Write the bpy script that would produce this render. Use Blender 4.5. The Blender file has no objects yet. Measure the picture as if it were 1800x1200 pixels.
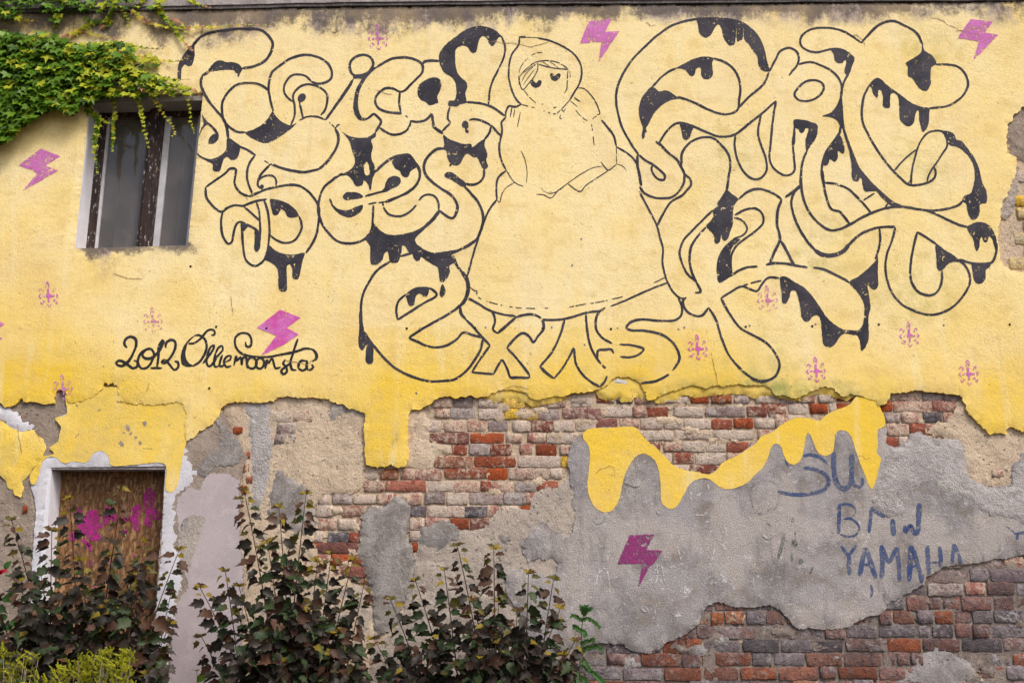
import bpy, bmesh, math, random
import numpy as np
from mathutils import Vector, Matrix, noise
from mathutils.geometry import delaunay_2d_cdt

random.seed(7)
RNG = np.random.RandomState(7)
SC = bpy.context.scene
COL = SC.collection

# ------------------------------------------------------------------ camera, sky, sun, exposure
CAM_D, CAM_H, PITCH, FPX = 6.9, 1.6, math.radians(12.0), 1800.0
cam_data = bpy.data.cameras.new('camera')
cam = bpy.data.objects.new('camera', cam_data)
COL.objects.link(cam)
cam.location = (0, -CAM_D, CAM_H)
cam.rotation_euler = (math.pi / 2 + PITCH, 0, 0)
cam_data.sensor_width = 36.0
cam_data.lens = 36.0 * FPX / 1800.0
cam_data.clip_end = 500
SC.camera = cam

SUN_EL, SUN_AZ = math.radians(53), math.radians(140)   # azimuth: 180 = straight behind the camera
world = bpy.data.worlds.new('World')
SC.world = world
world.use_nodes = True
wn = world.node_tree
sky = wn.nodes.new('ShaderNodeTexSky')
sky.sky_type = 'NISHITA'
sky.sun_disc = False
sky.sun_elevation = SUN_EL
sky.sun_rotation = SUN_AZ
sky.air_density = 1.0
sky.dust_density = 5.0
sky.ozone_density = 0.6
bgn = wn.nodes['Background']
bgn.inputs['Strength'].default_value = 0.115
wn.links.new(sky.outputs[0], bgn.inputs[0])

sun_d = bpy.data.lights.new('sun', 'SUN')
sun_d.energy = 1.5
sun_d.angle = math.radians(15)
sun_d.color = (1.0, 0.975, 0.945)
sun = bpy.data.objects.new('sun', sun_d)
COL.objects.link(sun)
sd = Vector((math.sin(SUN_AZ) * math.cos(SUN_EL), math.cos(SUN_AZ) * math.cos(SUN_EL), math.sin(SUN_EL)))
sun.rotation_euler = sd.to_track_quat('Z', 'Y').to_euler()
sun.location = sd * 30

SC.view_settings.view_transform = 'Standard'
SC.view_settings.look = 'None'
SC.view_settings.gamma = 1
SC.view_settings.exposure = 0.68

# ------------------------------------------------------------------ measuring: photograph pixel -> point of the wall plane
CT, ST = math.cos(PITCH), math.sin(PITCH)

def W2(px, py, h=0.0):
    """arrays of photograph pixels -> X, Z on the plane lying h in front of the brick face"""
    px = np.asarray(px, float); py = np.asarray(py, float)
    u = px - 900.0; v = 600.0 - py
    ry = CT * FPX - ST * v
    rz = ST * FPX + CT * v
    t = (CAM_D - h) / ry
    return u * t, CAM_H + rz * t

def W(px, py, h=0.0):
    x, z = W2(px, py, h)
    return Vector((float(x), -h, float(z)))

def PX(X, Z, h=0.0):
    """inverse of W2"""
    X = np.asarray(X, float); Z = np.asarray(Z, float)
    dy = CAM_D - h; dz = Z - CAM_H
    f = CT * dy + ST * dz; up = -ST * dy + CT * dz
    return 900 + FPX * X / f, 600 - FPX * up / f

MPP = CAM_D / FPX      # metres per photograph pixel near eye level

# ------------------------------------------------------------------ small helpers
def link(name, mesh, mat=None, parent=None):
    o = bpy.data.objects.new(name, mesh)
    COL.objects.link(o)
    if mat is not None and mesh is not None and not mesh.materials:
        mesh.materials.append(mat)
    if parent is not None:
        o.parent = parent
    return o

def empty(name, loc=(0, 0, 0), parent=None):
    o = bpy.data.objects.new(name, None)
    COL.objects.link(o)
    o.empty_display_size = 0.1
    o.location = loc
    if parent is not None:
        o.parent = parent
    return o

def tag(o, label, cat=None, group=None, kind=None):
    if label: o['label'] = label
    if cat: o['category'] = cat
    if group: o['group'] = group
    if kind: o['kind'] = kind
    return o

def mesh_from(name, verts, faces, smooth=False, mats=None, fmat=None):
    m = bpy.data.meshes.new(name)
    m.from_pydata([tuple(v) for v in verts], [], faces)
    if smooth:
        m.polygons.foreach_set('use_smooth', [True] * len(m.polygons))
    for mt in (mats or []):
        m.materials.append(mt)
    if fmat is not None:
        m.polygons.foreach_set('material_index', fmat)
    m.update()
    return m

def smoothstep(a, b, x):
    t = np.clip((np.asarray(x, float) - a) / (b - a), 0, 1)
    return t * t * (3 - 2 * t)

_sr = np.random.RandomState(11)
_SINES = [(k * math.cos(a), k * math.sin(a), p, w) for k, a, p, w in
          zip(2 * math.pi / np.array([1.9, 1.3, 0.9, 0.7, 0.5, 0.42, 0.33]), _sr.uniform(0, 6.28, 7), _sr.uniform(0, 6.28, 7),
              [1.0, 0.8, 0.6, 0.5, 0.35, 0.3, 0.2])]
def swell(X, Z):
    """gentle unevenness of the plaster, about -1..1"""
    X = np.asarray(X, float); Z = np.asarray(Z, float)
    s = np.zeros_like(X)
    for a, b, p, w in _SINES:
        s = s + w * np.sin(a * X + b * Z + p)
    return s / 2.2

def nz(x, y, s=1.0, o=0.0):
    return noise.noise(Vector((x * s + o, y * s - o * 0.7, o)))

def parse(s):
    return [tuple(float(c) for c in p.split(',')) for p in s.split()]

def inside(px, py, poly):
    """even-odd test, vectorised"""
    px = np.asarray(px, float); py = np.asarray(py, float)
    r = np.zeros(px.shape, bool)
    n = len(poly)
    j = n - 1
    for i in range(n):
        xi, yi = poly[i]; xj, yj = poly[j]
        if yi != yj:
            c = ((yi > py) != (yj > py)) & (px < (xj - xi) * (py - yi) / (yj - yi) + xi)
            r ^= c
        j = i
    return r

def ragged(poly, step, amp, seed):
    """resample a closed outline and roughen it like a broken edge (same units as poly)"""
    out = []
    n = len(poly)
    for i in range(n):
        a = np.array(poly[i]); b = np.array(poly[(i + 1) % n])
        d = b - a; L = float(np.hypot(*d))
        if L < 1e-9: continue
        k = max(1, int(L / step))
        nrm = np.array((-d[1], d[0])) / L
        for q in range(k):
            p = a + d * q / k
            e = amp * (nz(p[0], p[1], 0.10 / step, seed + 4) * 1.2 + nz(p[0], p[1], 0.30 / step, seed) * 1.2 + nz(p[0], p[1], 0.85 / step, seed + 9) * 0.9)
            e += amp * 0.35 * random.uniform(-1, 1)
            out.append(tuple(p + nrm * e))
    return out

# ------------------------------------------------------------------ node materials
class NB:
    def __init__(self, name):
        self.m = bpy.data.materials.new(name)
        self.m.use_nodes = True
        self.t = self.m.node_tree
        self.b = self.t.nodes['Principled BSDF']
        self.b.inputs['Roughness'].default_value = 0.9
        self.b.inputs['Specular IOR Level'].default_value = 0.25
        self.geo = None
    def n(self, typ, **kw):
        nd = self.t.nodes.new(typ)
        for k, v in kw.items(): setattr(nd, k, v)
        return nd
    def set(self, sock, v):
        if hasattr(v, 'is_linked') or isinstance(v, bpy.types.NodeSocket): self.t.links.new(v, sock)
        elif isinstance(v, (tuple, list)) and len(v) == 3 and sock.type == 'RGBA': sock.default_value = (*v, 1)
        else: sock.default_value = v
    def pos(self, scale=(1, 1, 1), off=None):
        if self.geo is None: self.geo = self.n('ShaderNodeNewGeometry')
        if scale == (1, 1, 1) and off is None: return self.geo.outputs['Position']
        mp = self.n('ShaderNodeMapping')
        self.t.links.new(self.geo.outputs['Position'], mp.inputs[0])
        mp.inputs['Scale'].default_value = scale
        if off is not None: self.set(mp.inputs['Location'], off)
        return mp.outputs[0]
    def noise(self, scale, detail=3, rough=0.55, vec=None, dist=0.0):
        nd = self.n('ShaderNodeTexNoise')
        nd.inputs['Scale'].default_value = scale
        nd.inputs['Detail'].default_value = detail
        nd.inputs['Roughness'].default_value = rough
        nd.inputs['Distortion'].default_value = dist
        self.t.links.new(vec if vec is not None else self.pos(), nd.inputs['Vector'])
        return nd.outputs['Fac']
    def voro(self, scale, vec=None, feature='F1'):
        nd = self.n('ShaderNodeTexVoronoi', feature=feature)
        nd.inputs['Scale'].default_value = scale
        self.t.links.new(vec if vec is not None else self.pos(), nd.inputs['Vector'])
        return nd.outputs['Distance']
    def math(self, op, a, b=0.0, clamp=False):
        nd = self.n('ShaderNodeMath', operation=op, use_clamp=clamp)
        self.set(nd.inputs[0], a); self.set(nd.inputs[1], b)
        return nd.outputs[0]
    def step(self, v, a, b, lo=0.0, hi=1.0):
        nd = self.n('ShaderNodeMapRange', interpolation_type='SMOOTHSTEP')
        self.set(nd.inputs[0], v)
        nd.inputs[1].default_value = a; nd.inputs[2].default_value = b
        nd.inputs[3].default_value = lo; nd.inputs[4].default_value = hi
        return nd.outputs[0]
    def mix(self, f, a, b, blend='MIX'):
        nd = self.n('ShaderNodeMix', data_type='RGBA', blend_type=blend)
        self.set(nd.inputs[0], f); self.set(nd.inputs[6], a); self.set(nd.inputs[7], b)
        return nd.outputs[2]
    def attr(self, name):
        nd = self.n('ShaderNodeAttribute', attribute_name=name)
        sp = self.n('ShaderNodeSeparateColor')
        self.t.links.new(nd.outputs['Color'], sp.inputs[0])
        return sp.outputs
    def rand(self):
        return self.n('ShaderNodeObjectInfo').outputs['Random']
    def hsv(self, col, v=1.0, s=1.0, h=0.5):
        nd = self.n('ShaderNodeHueSaturation')
        self.set(nd.inputs['Color'], col); self.set(nd.inputs['Value'], v)
        self.set(nd.inputs['Saturation'], s); self.set(nd.inputs['Hue'], h)
        return nd.outputs[0]
    def bump(self, h, dist=0.004, strength=1.0):
        nd = self.n('ShaderNodeBump')
        self.set(nd.inputs['Height'], h)
        nd.inputs['Distance'].default_value = dist; nd.inputs['Strength'].default_value = strength
        self.t.links.new(nd.outputs[0], self.b.inputs['Normal'])
    def base(self, c): self.set(self.b.inputs['Base Color'], c)
    def rough(self, v): self.set(self.b.inputs['Roughness'], v)
    def alpha(self, a):
        """real gaps in worn paint: where the paint is gone, whatever is under it shows"""
        self.set(self.b.inputs['Alpha'], a)

def grain(nb, amp=0.16, scale=95):
    g = nb.noise(scale, 3, 0.65)
    return nb.step(g, 0.25, 0.75, 1 - amp, 1 + amp * 0.55), g

def m_yellow(name, always=None):
    """yellow limewash: attribute msk.r = richer yellow, g = soot and mildew, b = greenish algae"""
    nb = NB(name)
    cream, yel = (0.87, 0.708, 0.375), (0.81, 0.548, 0.062)
    n1 = nb.noise(2.2, 6, 0.6); n2 = nb.noise(9, 5, 0.6); n3 = nb.noise(22, 6, 0.72)
    g, gr = grain(nb, 0.12)
    streak = nb.noise(1.0, 5, 0.65, nb.pos((7.0, 1.0, 0.8)))
    rain = nb.noise(1.0, 6, 0.7, nb.pos((14.0, 1.0, 0.55), (3.0, 0.0, 1.0)))
    if always is None:
        a = nb.attr('msk'); R, G, B = a[0], a[1], a[2]
    else: R, G, B = always
    f = nb.math('ADD', R, nb.math('MULTIPLY', nb.math('SUBTRACT', n1, 0.5), 0.85), True)
    c = nb.mix(f, cream, yel)
    c = nb.mix(nb.step(n2, 0.50, 0.70, 0, 0.42), c, (0.68, 0.47, 0.15))
    c = nb.mix(nb.step(rain, 0.56, 0.74, 0, 0.30), c, (0.55, 0.42, 0.24))
    c = nb.mix(nb.step(streak, 0.52, 0.72, 0, 0.42), c, (0.87, 0.77, 0.50))
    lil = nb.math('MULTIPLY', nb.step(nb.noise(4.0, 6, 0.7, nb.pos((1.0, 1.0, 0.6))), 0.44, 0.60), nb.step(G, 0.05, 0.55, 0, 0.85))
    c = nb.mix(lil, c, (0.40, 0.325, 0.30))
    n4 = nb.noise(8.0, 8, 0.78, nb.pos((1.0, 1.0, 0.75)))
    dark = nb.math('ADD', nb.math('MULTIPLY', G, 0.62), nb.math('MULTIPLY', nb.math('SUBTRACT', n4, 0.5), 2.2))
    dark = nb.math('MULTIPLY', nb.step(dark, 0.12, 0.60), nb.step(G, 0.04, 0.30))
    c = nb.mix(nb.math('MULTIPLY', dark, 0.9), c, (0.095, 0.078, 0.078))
    tan = nb.math('MULTIPLY', nb.step(nb.noise(1.3, 5, 0.62), 0.50, 0.66), 0.22)
    c = nb.mix(tan, c, (0.70, 0.50, 0.27))
    c = nb.mix(nb.math('MULTIPLY', B, nb.step(n2, 0.35, 0.65)), c, (0.42, 0.40, 0.12))
    speck = nb.math('MULTIPLY', nb.step(nb.noise(44, 2), 0.66, 0.73), nb.step(nb.noise(3.1, 4), 0.45, 0.62))
    c = nb.mix(nb.math('MULTIPLY', speck, 0.6), c, (0.28, 0.18, 0.09))
    c = nb.hsv(c, g)
    nb.base(c)
    amt = nb.step(nb.noise(1.6, 4), 0.35, 0.65, 0.25, 1.0)
    h = nb.math('ADD', nb.math('MULTIPLY', nb.math('MULTIPLY', gr, 0.7), amt), nb.math('MULTIPLY', nb.noise(31, 4, 0.6), 0.45))
    h = nb.math('ADD', h, nb.math('MULTIPLY', nb.noise(6.5, 3, 0.5, nb.pos((1.0, 1.0, 1.8))), 0.7))
    nb.bump(h, 0.009, 0.6)
    return nb.m

def m_plaster(name, c1, c2, c3, spot=(0.75, 0.72, 0.68), spotamt=0.25, bumpd=0.006, sc=4.0, amp=0.2, warm=None):
    nb = NB(name)
    n1 = nb.noise(sc, 6, 0.62); n2 = nb.noise(sc * 4.3, 6, 0.66); n3 = nb.noise(sc * 1.7 + 1, 5, 0.6, None, 0.6)
    c = nb.mix(nb.step(n1, 0.36, 0.64), c1, c2)
    c = nb.mix(nb.step(n2, 0.48, 0.72, 0, 0.75), c, c3)
    if warm:
        c = nb.mix(nb.step(n3, 0.50, 0.66, 0, 0.6), c, warm)
        c = nb.mix(nb.step(nb.noise(1.5, 6, 0.66), 0.46, 0.60, 0, 0.75), c, (c3[0] * 1.16, c3[1] * 1.10, c3[2] * 1.02))
        c = nb.mix(nb.step(nb.noise(1.0, 6, 0.7, nb.pos((8.0, 1.0, 1.6))), 0.53, 0.70, 0, 0.65), c, (c2[0] * 0.78, c2[1] * 0.74, c2[2] * 0.70))
    c = nb.mix(nb.step(nb.noise(34, 4, 0.7), 0.60, 0.70, 0, spotamt), c, spot)
    c = nb.mix(nb.step(nb.noise(55, 2), 0.68, 0.74, 0, 0.55), c, (c1[0] * .25, c1[1] * .24, c1[2] * .24))
    g, gr = grain(nb, amp, 110)
    nb.base(nb.hsv(c, g))
    h = nb.math('ADD', nb.math('MULTIPLY', gr, 0.5), nb.math('MULTIPLY', n2, 0.9))
    nb.bump(h, bumpd, 0.9)
    return nb.m

def m_rough_render(name, c1, c2, c3):
    nb = NB(name)
    n1 = nb.noise(5, 6, 0.65); n2 = nb.noise(26, 6, 0.7); v = nb.voro(30)
    c = nb.mix(nb.step(n1, 0.36, 0.64), c1, c2)
    c = nb.mix(nb.step(n2, 0.50, 0.70, 0, 0.7), c, c3)
    pit = nb.step(nb.noise(42, 3, 0.6), 0.63, 0.70)
    c = nb.mix(nb.math('MULTIPLY', pit, 0.7), c, (0.13, 0.10, 0.085))
    red = nb.math('MULTIPLY', nb.step(nb.noise(9, 4), 0.62, 0.68), nb.step(n2, 0.48, 0.56))
    c = nb.mix(nb.math('MULTIPLY', red, 0.5), c, (0.42, 0.20, 0.15))
    g, gr = grain(nb, 0.22, 130)
    nb.base(nb.hsv(c, g))
    h = nb.math('ADD', nb.math('MULTIPLY', gr, 0.35), nb.math('ADD', n2, nb.math('MULTIPLY', pit, -0.5)))
    nb.bump(h, 0.014, 1.0)
    return nb.m

def m_brick(name, c1, c2, lime, limec=(0.64, 0.52, 0.40), soot=0.0):
    nb = NB(name)
    r = nb.rand()
    off = nb.n('ShaderNodeCombineXYZ')
    nb.t.links.new(nb.math('MULTIPLY', r, 37.0), off.inputs[0]); nb.t.links.new(nb.math('MULTIPLY', r, 19.0), off.inputs[2])
    p = nb.pos((1, 1.001, 1), off.outputs[0])
    n1 = nb.noise(16, 5, 0.65, p); n2 = nb.noise(34, 5, 0.7, p); n3 = nb.noise(7, 5, 0.65, p)
    c = nb.mix(nb.step(n1, 0.34, 0.66), c1, c2)
    c = nb.hsv(c, nb.step(r, 0, 1, 0.78, 1.2), nb.step(nb.math('FRACT', nb.math('MULTIPLY', r, 7.13)), 0, 1, 0.82, 1.08))
    lm = nb.math('ADD', nb.math('MULTIPLY', n2, 0.55), nb.math('MULTIPLY', n3, 0.45))
    lm = nb.math('ADD', lm, nb.math('MULTIPLY', nb.math('SUBTRACT', nb.math('FRACT', nb.math('MULTIPLY', r, 3.7)), 0.5), 0.12))
    e = 0.66 - lime * 0.32
    c = nb.mix(nb.step(lm, e - 0.07, e + 0.08, 0, 0.80), c, limec)
    c = nb.mix(nb.step(nb.noise(46, 3), 0.62, 0.70, 0, 0.7), c, (c1[0] * .25, c1[1] * .25, c1[2] * .28))
    if soot: c = nb.mix(nb.step(nb.noise(11, 5, 0.7, p), 0.42, 0.66, 0, soot), c, (0.05, 0.045, 0.055))
    g, gr = grain(nb, 0.26, 140)
    nb.base(nb.hsv(c, g))
    pit = nb.step(nb.noise(30, 4, 0.6, p), 0.58, 0.68)
    nb.bump(nb.math('ADD', nb.math('ADD', nb.math('MULTIPLY', gr, 0.6), nb.math('MULTIPLY', n2, 1.2)), nb.math('MULTIPLY', pit, -0.6)), 0.013, 1.0)
    return nb.m

def m_paint(name, c1, c2, wear=0.0, edge=0.0, rough=0.75, bump=True):
    """wall paint with worn gaps"""
    nb = NB(name)
    n1 = nb.noise(6, 4); sp = nb.noise(70, 3, 0.7); sp2 = nb.noise(22, 5, 0.72)
    c = nb.mix(nb.step(n1, 0.35, 0.65), c1, c2)
    g, gr = grain(nb, 0.14, 120)
    nb.base(nb.hsv(c, g))
    nb.rough(rough)
    f = nb.math('ADD', nb.math('MULTIPLY', sp, 0.5), nb.math('MULTIPLY', sp2, 0.5))
    if wear > 0:
        nb.alpha(nb.step(f, 0.30 + wear * 0.16, 0.335 + wear * 0.2 + edge))
    if bump: nb.bump(nb.math('ADD', nb.math('MULTIPLY', gr, 0.6), nb.math('MULTIPLY', nb.noise(38, 3), 0.5)), 0.007, 0.7)
    return nb.m

def m_simple(name, c, rough=0.8, var=0.25, scale=20, bumpd=0.002):
    nb = NB(name)
    n1 = nb.noise(scale, 4)
    nb.base(nb.hsv(c, nb.step(n1, 0.3, 0.7, 1 - var, 1 + var)))
    nb.rough(rough)
    if bumpd: nb.bump(nb.noise(scale * 4, 3), bumpd, 0.6)
    return nb.m

def m_leaf(name, c1, c2, trans=0.25, rough=0.5, back=None, scale=14):
    nb = NB(name)
    r = nb.rand()
    n1 = nb.noise(scale, 3)
    f = nb.math('ADD', nb.math('MULTIPLY', r, 0.6), nb.math('MULTIPLY', n1, 0.5), True)
    c = nb.mix(f, c1, c2)
    c = nb.hsv(c, nb.step(nb.noise(160, 2), 0.3, 0.7, 0.85, 1.12))
    nb.base(c); nb.rough(rough)
    nb.b.inputs['Specular IOR Level'].default_value = 0.22
    tr = nb.n('ShaderNodeBsdfTranslucent')
    nb.set(tr.inputs[0], nb.hsv(c, 1.3, 1.1))
    mx = nb.n('ShaderNodeMixShader'); mx.inputs[0].default_value = trans
    nb.t.links.new(nb.b.outputs[0], mx.inputs[1]); nb.t.links.new(tr.outputs[0], mx.inputs[2])
    nb.t.links.new(mx.outputs[0], nb.t.nodes['Material Output'].inputs[0])
    return nb.m

M = {}
M['yellow'] = m_yellow('yellow_limewash')
M['yellow2'] = m_yellow('deep_yellow_limewash', (0.86, 0.0, 0.15))
M['yellow3'] = m_yellow('drip_yellow_paint', (0.95, 0.0, 0.0))
M['cement'] = m_plaster('grey_cement_plaster', (0.34, 0.317, 0.317), (0.195, 0.18, 0.177), (0.385, 0.362, 0.36), (0.66, 0.64, 0.64), 0.60, 0.008, 3.2, 0.26, (0.25, 0.20, 0.165))
M['cement2'] = m_plaster('pale_scraped_plaster', (0.46, 0.425, 0.41), (0.36, 0.33, 0.315), (0.55, 0.515, 0.49), (0.66, 0.62, 0.59), 0.4, 0.018, 7, 0.24)
M['dark_cement'] = m_plaster('dark_cement_patch', (0.33, 0.30, 0.285), (0.20, 0.18, 0.168), (0.40, 0.37, 0.34), (0.5, 0.48, 0.46), 0.3, 0.009, 8, 0.26, (0.24, 0.20, 0.165))
M['brown_cement'] = m_plaster('brown_sandy_plaster', (0.36, 0.29, 0.235), (0.26, 0.205, 0.165), (0.42, 0.35, 0.29), (0.55, 0.5, 0.45), 0.2, 0.009, 7, 0.22)
M['white_plaster'] = m_plaster('white_door_surround', (0.62, 0.61, 0.65), (0.54, 0.53, 0.57), (0.68, 0.67, 0.70), (0.35, 0.33, 0.34), 0.15, 0.005, 4, 0.12)
M['lilac'] = m_plaster('faded_lilac_plaster', (0.47, 0.40, 0.41), (0.41, 0.355, 0.365), (0.52, 0.45, 0.455), (0.62, 0.58, 0.58), 0.1, 0.003, 2.4, 0.12)
M['lime'] = m_rough_render('cream_lime_render', (0.63, 0.50, 0.36), (0.53, 0.41, 0.295), (0.70, 0.58, 0.44))
M['lime_grey'] = m_rough_render('greyed_lime_render', (0.47, 0.40, 0.335), (0.38, 0.32, 0.275), (0.55, 0.475, 0.405))
M['lime_yellow'] = m_rough_render('yellow_washed_render', (0.60, 0.45, 0.19), (0.46, 0.35, 0.18), (0.66, 0.52, 0.26))
M['render_brown'] = m_rough_render('brown_old_render', (0.35, 0.28, 0.22), (0.27, 0.215, 0.175), (0.43, 0.36, 0.30))
M['mortar'] = m_rough_render('lime_mortar', (0.60, 0.465, 0.33), (0.48, 0.365, 0.26), (0.68, 0.55, 0.42))
M['grey_mortar'] = m_rough_render('grey_mortar_daub', (0.36, 0.33, 0.32), (0.22, 0.20, 0.19), (0.46, 0.43, 0.42))
M['damp_mortar'] = m_rough_render('damp_mortar', (0.27, 0.22, 0.19), (0.17, 0.14, 0.125), (0.42, 0.335, 0.26))
BR = {
 'r': m_brick('bright_red_brick', (0.37, 0.098, 0.045), (0.27, 0.072, 0.038), 0.16),
 'd': m_brick('dark_red_brick', (0.29, 0.088, 0.058), (0.21, 0.066, 0.048), 0.28),
 'p': m_brick('rosy_weathered_brick', (0.37, 0.165, 0.13), (0.29, 0.125, 0.105), 0.55),
 'g': m_brick('greyed_brick', (0.30, 0.205, 0.185), (0.24, 0.165, 0.155), 0.50, (0.50, 0.44, 0.40)),
 'w': m_brick('limewashed_brick', (0.37, 0.205, 0.165), (0.31, 0.165, 0.14), 0.86, (0.65, 0.545, 0.445)),
 'k': m_brick('sooty_brick', (0.085, 0.075, 0.085), (0.14, 0.105, 0.11), 0.30, (0.45, 0.42, 0.42)),
 'b': m_brick('brown_brick', (0.34, 0.125, 0.06), (0.25, 0.09, 0.048), 0.30, soot=0.2),
 'y': m_brick('yellow_washed_brick', (0.70, 0.46, 0.10), (0.60, 0.38, 0.09), 0.18, (0.55, 0.45, 0.30)),
 'Y': m_brick('pale_yellow_brick', (0.66, 0.50, 0.20), (0.55, 0.41, 0.18), 0.5, (0.52, 0.44, 0.34)),
 'D': m_brick('damp_dark_brick', (0.27, 0.13, 0.10), (0.16, 0.10, 0.095), 0.38, (0.33, 0.29, 0.285), soot=0.5),
 'R': m_brick('damp_red_brick', (0.29, 0.095, 0.05), (0.20, 0.075, 0.045), 0.30, (0.36, 0.31, 0.29), soot=0.4),
 'G': m_brick('damp_grey_brick', (0.23, 0.18, 0.185), (0.165, 0.13, 0.14), 0.42, (0.36, 0.33, 0.335), soot=0.4),
}
M['black'] = m_paint('black_mural_paint', (0.026, 0.025, 0.036), (0.058, 0.052, 0.064), 0.50)
M['black_thin'] = m_paint('thin_black_mural_paint', (0.040, 0.036, 0.045), (0.055, 0.048, 0.055), 0.6)
M['sign'] = m_paint('black_signature_paint', (0.020, 0.019, 0.022), (0.030, 0.027, 0.030), 0.40)
M['crack_shade'] = m_paint('crack_and_edge_shade', (0.26, 0.17, 0.10), (0.34, 0.22, 0.12), 0.7)
M['pink'] = m_paint('pink_spray_paint', (0.62, 0.19, 0.50), (0.56, 0.15, 0.43), 0.60, 0.06)
M['pink_hot'] = m_paint('hot_pink_spray_paint', (0.60, 0.085, 0.36), (0.66, 0.22, 0.56), 0.4, 0.05)
M['pink_pale'] = m_paint('worn_pink_stencil_paint', (0.60, 0.24, 0.46), (0.62, 0.20, 0.44), 0.66, 0.12)
M['purple'] = m_paint('plum_spray_paint', (0.27, 0.036, 0.165), (0.23, 0.034, 0.145), 0.62, 0.04)
M['magenta'] = m_paint('magenta_board_spray', (0.46, 0.022, 0.26), (0.38, 0.02, 0.20), 0.52, 0.16)
M['blue'] = m_paint('faded_blue_brush_paint', (0.040, 0.068, 0.185), (0.10, 0.13, 0.22), 0.36, 0.16)
M['green_smear'] = m_paint('green_paint_smear', (0.05, 0.085, 0.08), (0.09, 0.13, 0.12), 0.5, 0.25)
M['chalk'] = m_paint('chalk_scratch', (0.66, 0.64, 0.64), (0.58, 0.56, 0.56), 0.62, 0.12)
M['smudge'] = m_paint('faint_dark_smudge', (0.20, 0.19, 0.19), (0.22, 0.21, 0.21), 0.75, 0.25)
# ------------------------------------------------------------------ the painted marks, measured on the wall
TILES = {'A': (300, 20, 4.284), 'B': (560, 20, 4.286), 'C': (330, 240, 4.137), 'D': (600, 220, 4.284), 'E': (860, 40, 3.75),
         'F': (1070, 20, 3.7515), 'G': (1340, 20, 3.158), 'H': (1090, 300, 3.077), 'I': (1380, 300, 3.53), 'J': (610, 420, 4.445),
         'K': (810, 400, 4.138), 'L': (190, 530, 4.615), 'T': (1340, 660, 3.913), 'Y': (1380, 900, 4.0), 'Q': (1000, 880, 3.75),
         'U': (0, 660, 4.0), 'V': (1000, 660, 4.445), 'N': (0, 860, 3.529), 'X': (0, 0, 1.0), 'b1': (20, 250, 12.63), 'b2': (1010, 25, 13.33), 'b3': (1675, 25, 13.33)}
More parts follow.
